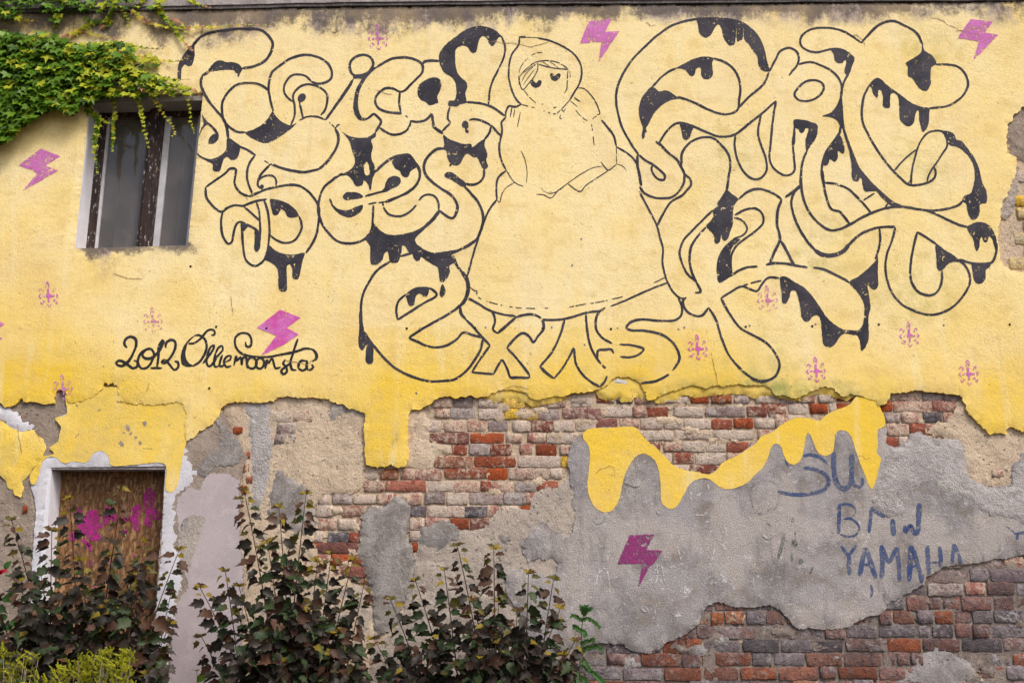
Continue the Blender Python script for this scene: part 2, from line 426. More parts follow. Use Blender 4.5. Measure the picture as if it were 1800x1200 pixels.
# F = filled shape, P = filled shape with sharp corners, S = brush stroke (width), T = dashed stroke, C = closed stroke
MURAL = '''
@painted_letter|black outlined curly capital letter with long loop beside the window
F A 58,525 52,440 65,385 110,310 150,265 178,232 180,300 178,355 155,412 130,415 108,402 85,430 80,470 75,520
S A 5 160,268 230,190 330,155 420,143 500,133 590,133 680,143 735,185 768,240 755,310 710,375 630,415 540,432
F A 278,458 300,420 340,378 385,370 410,382 480,385 520,405 540,435 530,460 512,495 505,495 505,470 488,465 480,447 440,442 370,446 310,455
S A 5 295,452 240,490 227,535 245,600 290,680 350,755 395,805 418,860 430,920 434,970
F A 235,775 262,815 290,850 262,862 240,890 215,938 225,895 248,850
S A 4.5 275,838 330,890 357,928
F A 295,950 325,925 360,918 360,960 330,992 290,998 285,985
F C 68,120 110,150 160,165 205,155 250,130 278,95 290,10 330,40 380,75 378,110 365,150 335,172 312,170 290,148 270,155 258,180 243,225 235,250 205,255 185,245 180,200 150,185 120,170 68,130
S A 4 435,955 520,1018 570,1040 640,1085
T A 2 645,1088 740,1145
S A 5 1240,885 1262,935 1260,1000 1225,1070 1170,1145 1110,1195
S C 4.5 955,235 940,242 840,260 740,245 660,222 603,200
S A 3 970,822 1020,798 1090,793 1170,818
T A 2.5 1195,838 1240,880
S A 3 1237,884 1260,858 1275,855
@painted_letter|black outlined round letter with solid shade below it
S A 4.5 565,912 500,908 440,870 405,830 388,760 393,680 430,615 500,555 585,542 660,550 715,578 742,605
F A 770,755 790,785 820,820 860,845 900,860 948,843 915,880 860,920 800,960 715,995 660,980 600,950 565,915 620,893 680,860 735,805
@painted_letter|black outlined letter curled like a hook with small eye
S A 4.6 1060,530 1115,547 1180,530 1210,500 1212,450 1185,395 1120,350 1050,330 990,330 900,358 830,405 765,460 745,520 738,590 750,660 772,755
S A 4 1060,530 1020,490 960,475 905,488 870,530 852,580 860,620 890,660 917,682
S A 4 905,860 930,800 935,720 922,640 950,590 1010,553 1080,558 1140,585 1178,630 1178,690 1160,750 1130,785
F A 958,660 968,630 1000,618 1020,640 1012,670 985,688 965,685
S A 4 970,688 985,750 997,805
@painted_letter|black outlined slanted letter with a round dot and long drip
S A 4.2 1168,818 1240,720 1371,530
S B 4.2 57,812 150,680 262,512
C B 4.6 265,480 238,440 238,390 270,350 330,328 390,345 412,390 400,430 370,465 320,482
F B 265,485 320,482 370,468 415,420 440,420 400,460 350,520 310,600 298,680 305,750 330,800 370,808 350,825 310,822 280,790 262,740 268,650 285,580 320,520 325,510 290,505 262,508
S B 4.2 355,818 390,795 415,775 450,800 472,830 450,875 428,905
F D -26,8 0,42 20,60 45,75 90,92 140,97 200,90 250,60 285,12 292,20 262,60 258,92 228,110 238,170 225,225 228,260 248,300 253,325 214,345 211,315 190,275 172,320 178,370 195,382 214,365 215,349 255,335 258,352 240,395 230,440 222,490 215,490 205,455 185,425 168,418 165,440 150,458 125,462 105,455 90,425 45,380 0,385 -10,378 50,350 95,305 103,260 80,190 60,120 20,70
@painted_letter|black outlined letter with open half round counter
S B 4.4 432,425 480,395 540,362 620,348 700,355 770,388 787,420 780,460 740,505 690,555 650,595 615,605 560,582 510,580 460,610 430,650 428,690 450,730 500,755 560,765 627,770
S B 4 612,605 608,680 618,765
S B 4 455,875 500,905 560,930 620,922 670,890 690,850 692,825
T B 2.4 640,780 665,790 682,822
S B 4.2 690,825 740,832 800,822 830,800 852,770
S B 5 852,770 862,830 868,870 900,895 938,925
@painted_letter|black outlined letter with a solid round blot in it
S B 5 785,400 795,380 850,372 912,374
F B 745,590 765,545 810,515 860,497 905,505 925,550 915,600 895,640 900,690 880,695 860,705 830,705 812,688 775,670 750,640
@painted_letter|tall letter with thick dripping black top left of the doll
F B 908,370 910,320 950,260 1030,195 1110,140 1180,115 1250,115 1320,140 1375,185 1388,215 1370,195 1345,215 1325,255 1305,265 1285,245 1265,205 1240,188 1215,210 1200,255 1185,310 1165,315 1140,300 1120,270 1080,262 1040,280 1030,310 1030,380 1040,440 1065,490 1110,530 1122,570 1105,620 1115,670 1110,690 1060,705 1040,720 1000,715 980,715 975,690 990,672 1022,672 1038,620 1030,540 1000,495 950,465 925,430 912,395
S B 3.6 1378,190 1405,270 1398,340 1360,430 1310,530 1290,600 1285,660 1280,705
S B 4.6 1110,685 1180,690 1260,705 1330,735 1402,788
S B 4 990,720 975,770 975,810 990,840 960,875 930,905
S B 4 1135,822 1160,815 1210,820 1260,840 1310,870 1345,910 1378,947
F B 1080,855 1090,830 1110,825 1130,845 1128,880 1115,890 1135,905 1125,918 1105,910 1105,885 1085,875
S B 4 1300,870 1285,920 1248,972
F D 768,72 800,98 860,125 920,143 980,145 985,168 1040,128 1085,105 1078,150 1100,215 1098,240 1090,265 1105,310 1090,332 1068,328 1045,290 1020,240 1000,245 970,225 945,215 918,250 895,292 860,305 825,292 800,250 790,195 768,180 775,150
@painted_letter|black outlined letter with crossed stem and drips left below the window
S C 4.2 130,370 200,320 270,270 310,235 350,238 345,290 340,340 365,390 410,425 450,437
S C 4.4 130,370 135,440 170,490 215,535 250,547 285,520 340,500 400,505 440,490 500,470 575,457
S C 4.2 492,135 450,195 432,260 435,320 455,380 475,425
S C 4.4 445,438 500,415 570,385 640,368 740,352 810,360 870,395 920,450 950,500 958,560 950,640 935,720 905,780 860,848
S C 4 603,200 560,245 525,290 512,330 512,358 530,380
S C 3.6 512,330 530,305 580,285 625,290 645,325 642,360
F C 526,362 540,350 555,360 552,378 535,384
S C 4.2 255,548 243,600 245,670 258,730 295,780 320,765 330,720 340,670 360,630 385,620 430,640 480,665 510,690 522,705
S C 4 410,510 450,545 490,580 525,615
S C 4 500,475 518,540 525,620 527,700
S C 4.2 555,460 578,530 590,600 595,680 590,750 580,830 560,890 530,920 490,940 450,925 420,890 405,820 398,740 395,670 390,625
F C 485,690 490,668 520,705 535,680 530,760 520,820 500,838 485,820 485,750
P C 390,622 442,650 404,692
F C 600,455 650,460 710,478 760,510 795,545 808,578 780,590 740,590 720,575 705,545 685,530 668,545 655,570 625,570 608,530 600,490
S C 4 808,578 825,620 828,670 800,730 760,765 700,773 640,750 600,715
F C 590,790 640,830 700,852 770,858 852,848 840,890 825,960 815,1010 800,1040 775,1038 762,1020 760,960 740,928 722,945 722,1000 722,1080 720,1120 695,1130 668,1120 658,1080 658,990 645,950 600,915 555,890 580,850
@painted_letter|black outlined round letter with two dark slits
S C 4.4 1125,268 1050,320 990,375 965,430 950,510 958,580 985,650 1040,720 1090,762 1170,778 1250,765 1300,735 1335,680 1345,610 1350,500
F C 1128,440 1150,410 1200,405 1250,415 1275,440 1240,455 1190,460 1150,465
F C 1030,455 1045,460 1060,500 1100,530 1170,535 1230,510 1275,500 1265,540 1230,570 1180,590 1120,575 1070,535 1045,500
@painted_letter|black outlined letter with a cross bar and heavy drips
S D 5 255,355 310,300 390,245 440,230 510,226 545,270 585,330 590,390 565,450 510,500 420,545 330,580
F D 380,275 430,235 500,222 540,240 545,270 572,310 555,325 525,345 505,385 485,395 455,380 440,345 410,330 390,300
F D 300,502 325,470 335,430 360,395 400,382 440,395 448,430 430,455 380,480 340,500
S D 4 180,537 240,518 310,502 350,495
S D 3.5 205,597 265,583
S D 3.5 280,585 332,578
S D 4 585,567 610,540 650,523 700,535 730,580 735,645
S D 4 312,580 320,620 350,665 400,685 460,682 520,650 565,602
F D 238,735 270,770 310,805 360,825 430,825 520,808 590,780 640,740 690,690 725,645 742,655 700,720 620,790 555,865 600,920 690,960 760,955 830,945 900,935 860,965 830,978 850,1035 815,1060 818,1100 800,1150 770,1180 745,1175 735,1120 725,1070 690,1050 640,1020 600,992 590,1015 565,1022 545,1000 535,970 515,965 480,910 460,905 455,950 440,1000 425,1030 390,1038 365,1025 358,990 345,950 325,965 310,1010 275,1045 240,1052 222,1040 218,960 215,910 180,850 215,800 228,750
S D 4 445,987 535,962
@painted_letter|black outlined snake like letter left of the skirt
S D 5 775,178 720,182 660,230 625,290 630,360 680,425 740,470 810,515 855,560 875,610 865,665 840,702 800,690 760,660 735,640
F D 775,375 795,355 835,358 880,390 930,430 940,460 910,465 870,440 820,410 785,395
S D 4.6 930,440 980,450 1035,435 1070,395 1075,328
S D 5 920,455 980,520 1035,590 1065,670 1068,730 1040,820 1020,860 950,910 880,945 825,962
@painted_letter|large black outlined round letter with a half moon counter and tear drop
S J 4.6 335,178 240,240 175,330 130,420 110,520 112,640
F J 110,540 95,570 95,700 88,820 100,855 120,870 135,850 150,825 145,900 148,960 170,977 200,965 205,920 205,850 170,790 145,740 130,690 120,620
S J 4.6 140,730 175,790 230,860 300,940 380,1010 500,1070 630,1108 740,1108 840,1095 930,1030 1000,940 1045,860 1062,775
S J 4.4 1060,770 980,750 910,730 860,780 790,825 700,845 610,830 550,800 490,772 560,720 660,660 770,600 860,540 900,500
S J 7 885,525 920,480 940,430 946,360 930,300 897,255
S J 5 900,260 860,210 828,130
S J 4.2 395,630 385,560 400,490 460,430
F J 460,435 510,390 580,373 640,380 635,430 620,450 600,452 580,430 555,430 535,460 525,510 500,525 480,515 470,480
S J 4.2 640,382 675,400 703,437 600,500 500,565 395,630
F J 745,350 770,400 760,440 740,457 725,440 730,390
@painted_letter|black outlined cross shaped letter under the hem
S J 5.5 885,530 890,580 930,630
S J 4.4 930,630 990,690 1050,760 1118,832
S J 4 1118,832 1060,910 975,1040
S J 4 975,1040 1060,1048 1145,1055
S J 4 1145,1055 1180,990 1210,945 1250,1010 1280,1083 1330,1083
S K 4.2 365,1085 440,1090 495,1088 502,1075
S K 4.2 502,1075 440,990 380,920 335,873
S K 4.4 335,873 380,820 440,770 470,770 505,800 527,835 560,790 600,740 600,690 570,650 520,632 460,635 400,652
S K 5 400,652 330,715 268,768
S K 4.2 268,768 235,742 250,680 235,625 215,605
@painted_letter|black outlined leaning letter with forked foot under the hem
S K 4.2 755,670 720,790 660,910 575,1010
S K 5 575,1010 620,1055 680,1097
S K 4.2 680,1097 740,1020 800,920 820,880 835,980 880,1060 940,1115 1012,1155
S K 4.2 1012,1155 1045,1120 1065,1078
S K 4.2 910,630 918,740 940,850 970,920 1020,990
T K 3.6 1020,990 1070,1038
@painted_letter|black outlined winding letter at the right end of the hem
S K 4.6 1010,607 985,660 985,740 1030,800 1100,842
S K 4 1155,848 1240,855 1330,885 1280,930 1220,942 1160,938
S K 4 995,955 998,895 1050,887 1095,885 1112,915
S H 4.6 315,685 335,740 325,790 290,810 200,810 100,805 50,825 35,850 60,862 130,865 220,885 280,925 315,980 320,1020 285,1080
S H 4.6 265,1100 200,1135 115,1148
@painted_doll|thin black line drawing of hooded doll with wide skirt and two dark eyes
S E 4.7 195,97 240,97
S E 1.6 240,98 315,100
S E 3.4 200,98 195,145 150,210 130,290 132,380 155,460 185,515 212,540
S E 3.3 315,100 400,120 490,160 560,210 600,270 610,330 595,400 560,460 530,512
S E 1.8 530,512 500,545 478,570 490,585 505,565
S E 3.7 212,538 170,555 130,550 110,590 105,625 80,660 85,700 80,745 68,800 70,870 90,930 110,970
S E 1.8 110,970 165,1050 225,1080
S E 2.3 150,558 138,622
S E 1.7 168,570 160,625
S D 3.9 1238,345 1180,400 1168,480 1172,560
S D 3.7 1172,560 1120,630 1080,715 1050,800 1010,920 975,1040 950,1137
S H 3.5 105,112 150,200 200,300 215,360 232,420 230,500 245,570 270,630 310,680 335,692 357,688
S E 3.4 740,640 780,690 820,745 838,815
S E 3.5 838,818 900,855 945,890 978,940
S E 2.3 735,915 760,950 785,972 840,932
S K 4.3 45,508 120,550 215,605 300,630 400,645
S K 4.3 580,670 660,672 750,665 830,645 900,622 960,612 1015,605 1050,580
S K 3.4 1090,572 1180,536 1250,505 1350,460 1500,402
F E 270,388 282,377 297,387 308,398 317,387 331,379 345,387 341,410 320,427 296,427 277,412
F E 400,340 412,331 425,340 436,351 446,339 458,333 470,341 465,363 447,380 424,383 406,366
#thin
T K 1.8 185,535 300,565 420,583 520,588 670,585
T K 2 790,578 900,558 1000,542 1100,520 1200,495 1340,440
T K 2 65,430 100,460 115,460 120,500 150,520
S K 2.2 1405,402 1485,362
S E 1.5 205,590 185,690
S E 1.6 165,1055 110,1090 80,1140 68,1185 48,1165
T E 1.4 200,420 195,350 210,290 255,235 300,205 360,195
S E 2 205,350 250,300 310,260 380,250 450,262 500,290 525,312
S E 2.4 325,275 400,295 525,310
S E 2 320,265 320,300 300,350 260,400 220,440 198,380 205,345
S E 1.3 312,270 240,340 215,390
S E 1.3 305,300 265,350 225,410
S E 1.3 350,256 400,290
S E 1.3 400,256 455,296
S E 1.3 300,275 230,330
T E 2 520,312 515,370 510,440 495,465
T E 1.6 530,320 536,360
T E 1.4 225,440 265,490 310,530
T E 1.8 345,535 400,545 435,560 455,520
T E 1.6 215,540 300,560
T E 1.8 355,580 440,600 470,575
S E 2 470,605 465,630 480,635
S E 2.4 585,430 620,432 670,475 710,540 728,602 710,605
S E 1.5 560,490 600,520 560,500
S E 1.5 535,515 580,552
T E 1.6 570,575 600,610 650,645 700,620 722,600
S E 1.3 838,820 840,930
T E 2.2 675,670 685,740 693,810
S E 1.3 840,932 880,945 905,975
S E 1.6 745,945 690,955 600,1000 515,1060 450,1110 390,1130
S E 2 785,975 700,1030 640,1070 598,1112 520,1062
S E 1.8 515,1060 460,1100 405,1155 360,1135 310,1130
S E 1.3 210,845 235,900 250,990 245,1055
S E 1.4 280,395 292,375
S E 1.4 325,400 342,380
S E 1.4 412,352 408,335
S E 1.4 455,352 466,335
@painted_letter|huge black outlined curl with dripping black crown right of the doll
S F 4.2 590,50 490,70 410,100 310,170 240,235 160,315 100,405 65,480 48,570 60,670 90,770 140,860 195,940 240,980 290,1010 340,1050 370,1085 365,1110 335,1110 300,1080 282,1040 290,1010
F F 580,50 640,40 720,40 800,48 880,70 950,120 1000,180 1030,260 1045,330 1058,395 1035,400 1005,385 985,350 980,300 950,260 920,215 895,190 888,110 880,190 870,192 848,203 842,112 832,215 820,225 795,225 770,200 755,170 745,120 730,90 715,90 695,120 675,155 645,175 615,165 595,135 588,90
S F 4 450,375 380,410 285,500
F F 445,378 500,345 560,315 630,300 690,312 680,350 688,400 680,435 655,450 625,445 610,420 608,380 595,370 575,385 568,415 550,430 530,422 510,395 480,380
S F 4.2 690,312 760,335 820,380 855,440 868,510 860,580 850,650 790,678 730,675 660,650 590,615 520,585 455,565
F F 285,500 310,512 330,530 375,522 410,535 445,560 490,572 440,580 390,595 340,630 295,680 265,740 245,775 252,797 240,800 235,835 222,842 218,815 225,770 205,710 198,660 210,590 240,540
S F 4.4 310,858 340,880 400,940 450,980 480,1030 500,1080 495,1130
F F 470,738 520,742 560,762 545,800 535,835 510,850 490,840 480,790
S H 4.2 105,85 130,120 180,143 230,150 280,143 320,110 345,65 348,10
S F 5 190,945 190,1010 205,1090 215,1150
@painted_letter|black outlined wavy letter with two hanging legs
S F 4.2 1055,405 1030,470 980,520 920,570 850,645
S F 4.2 1057,400 1100,320 1130,265 1190,243 1238,262
S G 4 168,212 190,225 203,265 190,305 165,335 148,358
S F 4.2 330,872 380,795 440,742 490,738 560,760 640,795 720,825 790,826 840,808 920,745 1010,675 1103,592
S F 4 1103,592 1085,700 1070,850 1062,980 1090,1035 1150,1078 1200,1075 1225,1050 1222,960 1215,880 1225,770
S F 4 835,815 830,890 850,980 900,1070 960,1108 1010,1095 1040,1050 1035,970 1000,870 985,800 1005,680
@painted_letter|black outlined letter with oval hole and dripping leg
S G 4 200,295 265,283 320,300 380,330 420,370 438,410 438,470 415,530 380,570 335,583
C G 4 178,460 195,430 240,392 300,385 335,405 340,435 310,475 270,495 215,498 185,480
F G 335,583 380,572 415,540 438,500 440,570 447,655 432,640 410,605 380,590
S G 4.2 432,640 430,670 400,715 355,780 335,840 330,900 340,970
F G 175,605 220,602 270,615 305,630 308,660 295,710 270,745 247,780 240,720 255,650 240,650 230,672 212,675 200,655 178,645
S G 4.4 247,775 225,830 215,900 212,985
S G 4 178,640 178,700 176,740
F G 430,690 445,720 455,780 445,792 420,775 418,820 400,838 375,822 365,850 345,858 335,850 345,800 380,750
S I 4.2 232,0 240,80 255,160 290,240 340,255 365,285 402,332
S I 4.6 100,0 100,90 120,190 160,270 220,335 280,368 340,362 400,335 470,295 540,262 620,235 700,225 780,232 830,242
@painted_letter|black outlined large curved letter with teeth like drips
S G 4 548,175 500,140 430,105 340,92 260,105 215,145 212,185 245,215 300,228 360,215 395,208
F G 380,208 430,205 480,228 512,260 500,300 480,350 462,352 455,330 465,290 460,270 445,288 420,290 402,275 395,240
S G 4.4 548,178 590,130 650,75 725,55 800,85 860,125 890,185
F G 890,175 900,215 945,245 968,290 940,310 935,360 935,405 912,442 880,435 855,405 830,370 808,360 808,310 795,290 830,265 880,230
S G 4 965,295 1030,295 1090,310 1130,355 1142,405 1120,460 1045,520 925,540
F G 590,415 640,370 690,410 760,460 830,510 880,530 925,540 925,590 918,640 890,670 880,640 870,600 868,555 860,550 848,580 840,620 815,640 790,630 765,605 760,550 752,475 730,455 715,460 708,500 708,535 690,540 670,530 668,480 655,438 645,440 640,485 625,475 610,450 605,425
S G 4.2 592,415 565,470 552,540 555,610 590,690 650,790 720,880 770,930 810,962 860,965 920,950 955,925 962,890 955,865
S G 4.2 480,345 455,390 438,450 440,550 450,650 480,740 510,820 540,880 600,950 660,1010 730,1065 780,1085
F G 445,665 470,720 500,800 530,870 580,930 640,995 600,1000 570,1000 555,970 550,930 540,925 530,945 505,940 495,920 495,870 485,800 470,740
F G 620,980 660,1015 720,1065 775,1085 720,1082 670,1042 640,1008
S G 3.4 825,965 828,900 850,800 880,720 920,675 970,662 1000,668 1025,710 1025,750 1000,790 975,830 940,880 920,920 915,948
S G 3 728,890 790,820 858,765
S G 3 805,962 825,935
F G 995,665 1045,670 1070,690 1075,710 1105,720 1135,755 1175,810 1205,880 1220,950 1240,990 1248,1040 1240,1065 1210,1070 1205,1120 1185,1155 1160,1155 1140,1120 1130,1070 1110,1055 1120,1025 1155,1010 1170,970 1178,900 1165,840 1130,790 1085,755 1035,740 1020,700
S G 4 1117,1048 1090,1075 1030,1095 950,1105 870,1100 830,1095
@painted_letter|black outlined long winding letter ending in a dripping black tip
S I 4.4 245,75 320,85 390,115 440,160 490,210 537,266
S I 3.4 485,185 555,140
S I 3.4 640,200 615,237
S I 5 95,90 50,130 0,165
S I 4.6 95,100 60,130 40,190 50,260 85,350 140,440 190,495
S I 7.5 180,487 215,513 250,525 300,525 360,500 400,455
S I 4.6 390,468 410,445 460,400 520,370 590,352 685,348
S I 4.2 685,350 665,430 635,510 622,590 632,670 660,750 720,825 800,868 880,892 960,885 1040,845 1110,770 1148,690 1140,630 1110,580 1080,560
S I 4.2 865,242 940,270 1030,315 1090,340 1137,350
S I 4.2 820,380 800,460 782,560 778,660 800,720 840,760 900,773 940,755 970,700 975,620
S I 4.2 820,380 880,415 942,457
F I 938,455 990,490 1060,535 1088,565 1045,565 1010,580 985,610 960,622 945,605 940,540
S I 4.4 1080,550 1150,572 1200,578 1280,570 1310,510 1315,450
F I 1130,350 1160,330 1210,318 1260,335 1295,380 1313,430 1310,500 1298,470 1285,425 1265,408 1258,435 1243,447 1228,430 1218,410 1208,440 1205,480 1190,500 1178,480 1165,420 1140,385
F I 1160,573 1200,578 1275,568 1270,600 1248,615 1243,670 1225,695 1200,703 1175,685 1165,640
@painted_letter|black outlined arched letter with a heavy black knot
S F 4.4 480,1015 483,940 520,880 580,842 640,830 690,838 740,880 790,945 802,1010 790,1100 775,1195
S F 4 480,1020 500,1070 540,1110 540,1150 500,1195
S H 4.2 372,90 340,130 275,170 235,230 200,300
S H 4.4 588,10 585,60 578,108
F H 575,105 610,130 640,155 618,185 610,240 610,290 595,330 585,365 570,380 555,375 548,345 540,385 520,397 510,385 508,350 485,325 465,300 490,270 505,240 500,215 530,190 525,180 550,140
S H 4 500,215 450,265 390,325 345,375 322,440 335,500 365,560 412,600
S H 4.4 465,305 420,355 385,410 375,470 385,540 410,600 435,655 405,660
S H 4.2 640,155 690,115 740,98 800,110 850,135 877,157
S H 5 875,155 855,210 850,290 865,370 835,440 810,500
S H 5 870,380 900,430 930,490 945,510
S H 4.6 790,508 830,500 900,503 955,511
S H 4 620,240 680,210 730,203 768,230 775,280 740,320 680,365 630,405 605,450 598,510 605,555
S H 3.6 615,255 655,265 688,310 670,345 610,370
F H 615,370 590,385 550,430 525,490 522,560 535,605 570,590 605,560 598,520 595,460 605,420 650,370
@painted_letter|black outlined letter with long sloping leg and heavy dripping shade
S H 4.6 535,605 600,565 680,525 745,517
S H 4.2 545,690 600,655 660,625 700,640 740,650 770,610 800,580 860,580
T H 3.2 660,625 700,610 780,590
S H 4.4 545,690 590,770 650,850 720,890 790,930 840,990 862,1050 840,1110 790,1135 730,1130 660,1080 590,1000 550,910 515,800 478,740
S H 4.4 478,740 440,785 390,780 350,745 342,700 358,685
S I 4.4 0,575 70,588 140,600
S I 4.4 175,600 240,612 310,645 365,672 402,697
S I 4.2 585,355 590,430 580,490 560,550
F I 575,528 575,620 575,720 555,740 530,725 512,705 520,770 530,850 518,900 515,1060 475,1118 462,1050 445,1020 425,1017 430,992 450,990 480,960 490,900 490,830 460,770 400,690 450,660 510,610 560,560
F I -31,660 0,656 60,690 120,725 180,790 220,850 260,910 310,955 365,985 432,993 432,1017 370,1010 340,1030 320,1060 300,1085 270,1095 240,1080 230,1030 215,910 195,895 170,905 150,930 125,935 105,910 95,850 80,780 65,745 40,745 25,790 5,825 -15,820 -22,760 -28,710
'''
SIGN = '''
@painted_year|black brushed year 2012 left of the signature
S L 4.4 155,375 135,350 140,310 180,285 220,300 230,345 210,410 170,480 120,520 80,515 68,495 90,480 130,490 170,520 200,540 235,530 240,490 210,480
S L 4.2 300,390 255,440 245,500 270,540 320,535 360,480 375,420 350,385 310,390 280,430 300,460 350,460 400,420 435,370
S L 4.2 440,312 415,370 410,450 400,530
S L 3.8 435,310 450,318 445,350 410,420
S L 3.8 345,540 440,540
S L 4.2 470,375 470,340 510,310 545,325 545,380 510,450 460,500 440,490 460,475 500,510 540,555 570,530 565,490 540,485
@painted_signature|black brushed signature Olliemoonsta with a curling swash
F L 720,270 660,300 610,370 590,450 600,510 650,530 692,520 650,490 630,440 640,360 680,300
S L 3.8 685,524 740,490 780,430 800,360 780,300 730,270 700,277
S L 3.4 650,340 700,335 760,290 800,240 840,225 865,240 860,270 835,270
S L 3.6 770,500 810,450 850,390 860,355 835,365 805,440 800,500 820,525 850,500 890,440 930,390 925,360 900,370 870,430 860,500 870,530 900,520
S L 3.8 928,430 910,480 905,520 925,525 950,500
S L 3.4 950,490 990,470 995,440 960,450 940,490 960,530 1000,520
S L 3.6 1020,520 1040,440 1045,480 1075,450 1085,510 1092,460 1118,450 1125,500 1130,540
C L 3.8 1165,450 1198,470 1205,505 1180,540 1150,540 1128,510 1135,470
C L 3.8 1235,455 1262,475 1265,510 1245,540 1215,540 1198,510 1208,470
S L 3.8 1275,545 1290,470 1300,500 1330,460 1345,500 1360,540 1400,530
S L 3.8 1440,470 1420,500 1445,530 1450,570 1420,588 1405,560 1440,530 1480,500
S L 3.8 1540,300 1500,420 1480,500 1495,550 1530,555
S L 3.6 1115,325 1120,360 1150,365 1165,320 1140,265 1080,255 1035,290 1030,350 1070,410 1150,440 1280,448 1400,430 1520,405 1600,380 1650,383
F L 1610,373 1670,385 1705,430 1692,475 1650,490 1680,450 1660,400
S L 3.8 1610,480 1565,480 1545,530 1575,560 1610,540 1615,480 1610,540 1640,555 1665,530 1650,510
'''
GRAF = '''
@painted_word|faded blue painted letters SU under the yellow drips
S T 5.5 280,552 340,545 400,565 445,605
S T 6 285,635 350,640 420,670 455,720 440,770 380,800 270,818 180,812 105,795
S T 3 155,580 180,625
S T 8 495,525 490,600 500,700 530,765 570,775 605,745 615,650 615,540
S T 5.5 615,690 640,760 670,765 690,735 685,700
@painted_word|faded blue painted letters BMW on grey plaster
S T 6 530,885 528,980 525,1085
S T 4 530,885 600,885 640,910
S T 2.4 638,908 640,945 610,975 560,987
S T 3.4 560,985 600,980 650,1010 668,1050 640,1095 590,1105 535,1090
S T 5.5 755,900 745,980 735,1080
S T 7 755,920 800,945 845,970
S T 9 895,985 900,1040 905,1100
S T 8 978,1030 988,1085
S T 6.5 985,1080 1020,1030 1045,1082 1075,1085
S T 8 1080,875 1075,960 1070,1085
@painted_word|faded blue painted letters YAMAHA above the broken plaster edge
S Y 5.5 395,235 445,295 500,230
S Y 6.5 450,295 450,370 455,440
S Y 7.5 565,245 545,340 525,445
S Y 7.5 570,245 600,340 640,465
S Y 4 550,365 600,370
S Y 7.5 680,230 685,350 680,465
S Y 6 685,240 730,345 780,245
S Y 6.5 785,245 800,370 805,485
S Y 8 885,235 880,360 870,485
S Y 7 890,235 930,360 970,490
S Y 3.6 890,380 945,370
S Y 7 1000,235 1005,340 1013,430
S Y 6.5 1085,240 1095,320 1095,390
S Y 3.6 1010,355 1090,350
S Y 6 1185,220 1180,300 1170,360
S Y 5 1190,220 1220,300 1240,358
S Y 4 605,505 612,560 605,595
@painted_scrawl|blue scrawl at the right end of the grey plaster
S Y 4.5 1610,150 1680,142 1750,150
S Y 5 1635,150 1630,192
S Y 2.2 1550,95 1612,140
'''

def catmull(pts, closed, step):
    """centripetal-like smooth curve through pts, sampled about every step"""
    P = [np.array(p, float) for p in pts]
    n = len(P)
    if n < 3 and not closed:
        a, b = P; k = max(2, int(np.hypot(*(b - a)) / step))
        return [a + (b - a) * i / k for i in range(k + 1)]
    out = []
    segs = n if closed else n - 1
    for i in range(segs):
        p1, p2 = P[i % n], P[(i + 1) % n]
        p0 = P[(i - 1) % n] if (closed or i > 0) else 2 * p1 - p2
        p3 = P[(i + 2) % n] if (closed or i + 2 < n) else 2 * p2 - p1
        d1 = max(np.hypot(*(p1 - p0)), 1e-6) ** .5; d2 = max(np.hypot(*(p2 - p1)), 1e-6) ** .5; d3 = max(np.hypot(*(p3 - p2)), 1e-6) ** .5
        m1 = (p2 - p1) + d2 * ((p1 - p0) / d1 - (p2 - p0) / (d1 + d2))
        m2 = (p2 - p1) + d2 * ((p3 - p2) / d3 - (p3 - p1) / (d2 + d3))
        k = max(2, int(np.hypot(*(p2 - p1)) / step))
        for q in range(k):
            t = q / k
            out.append((2*t**3-3*t*t+1)*p1 + (t**3-2*t*t+t)*m1 + (-2*t**3+3*t*t)*p2 + (t**3-t*t)*m2)
    if not closed: out.append(P[-1])
    return out

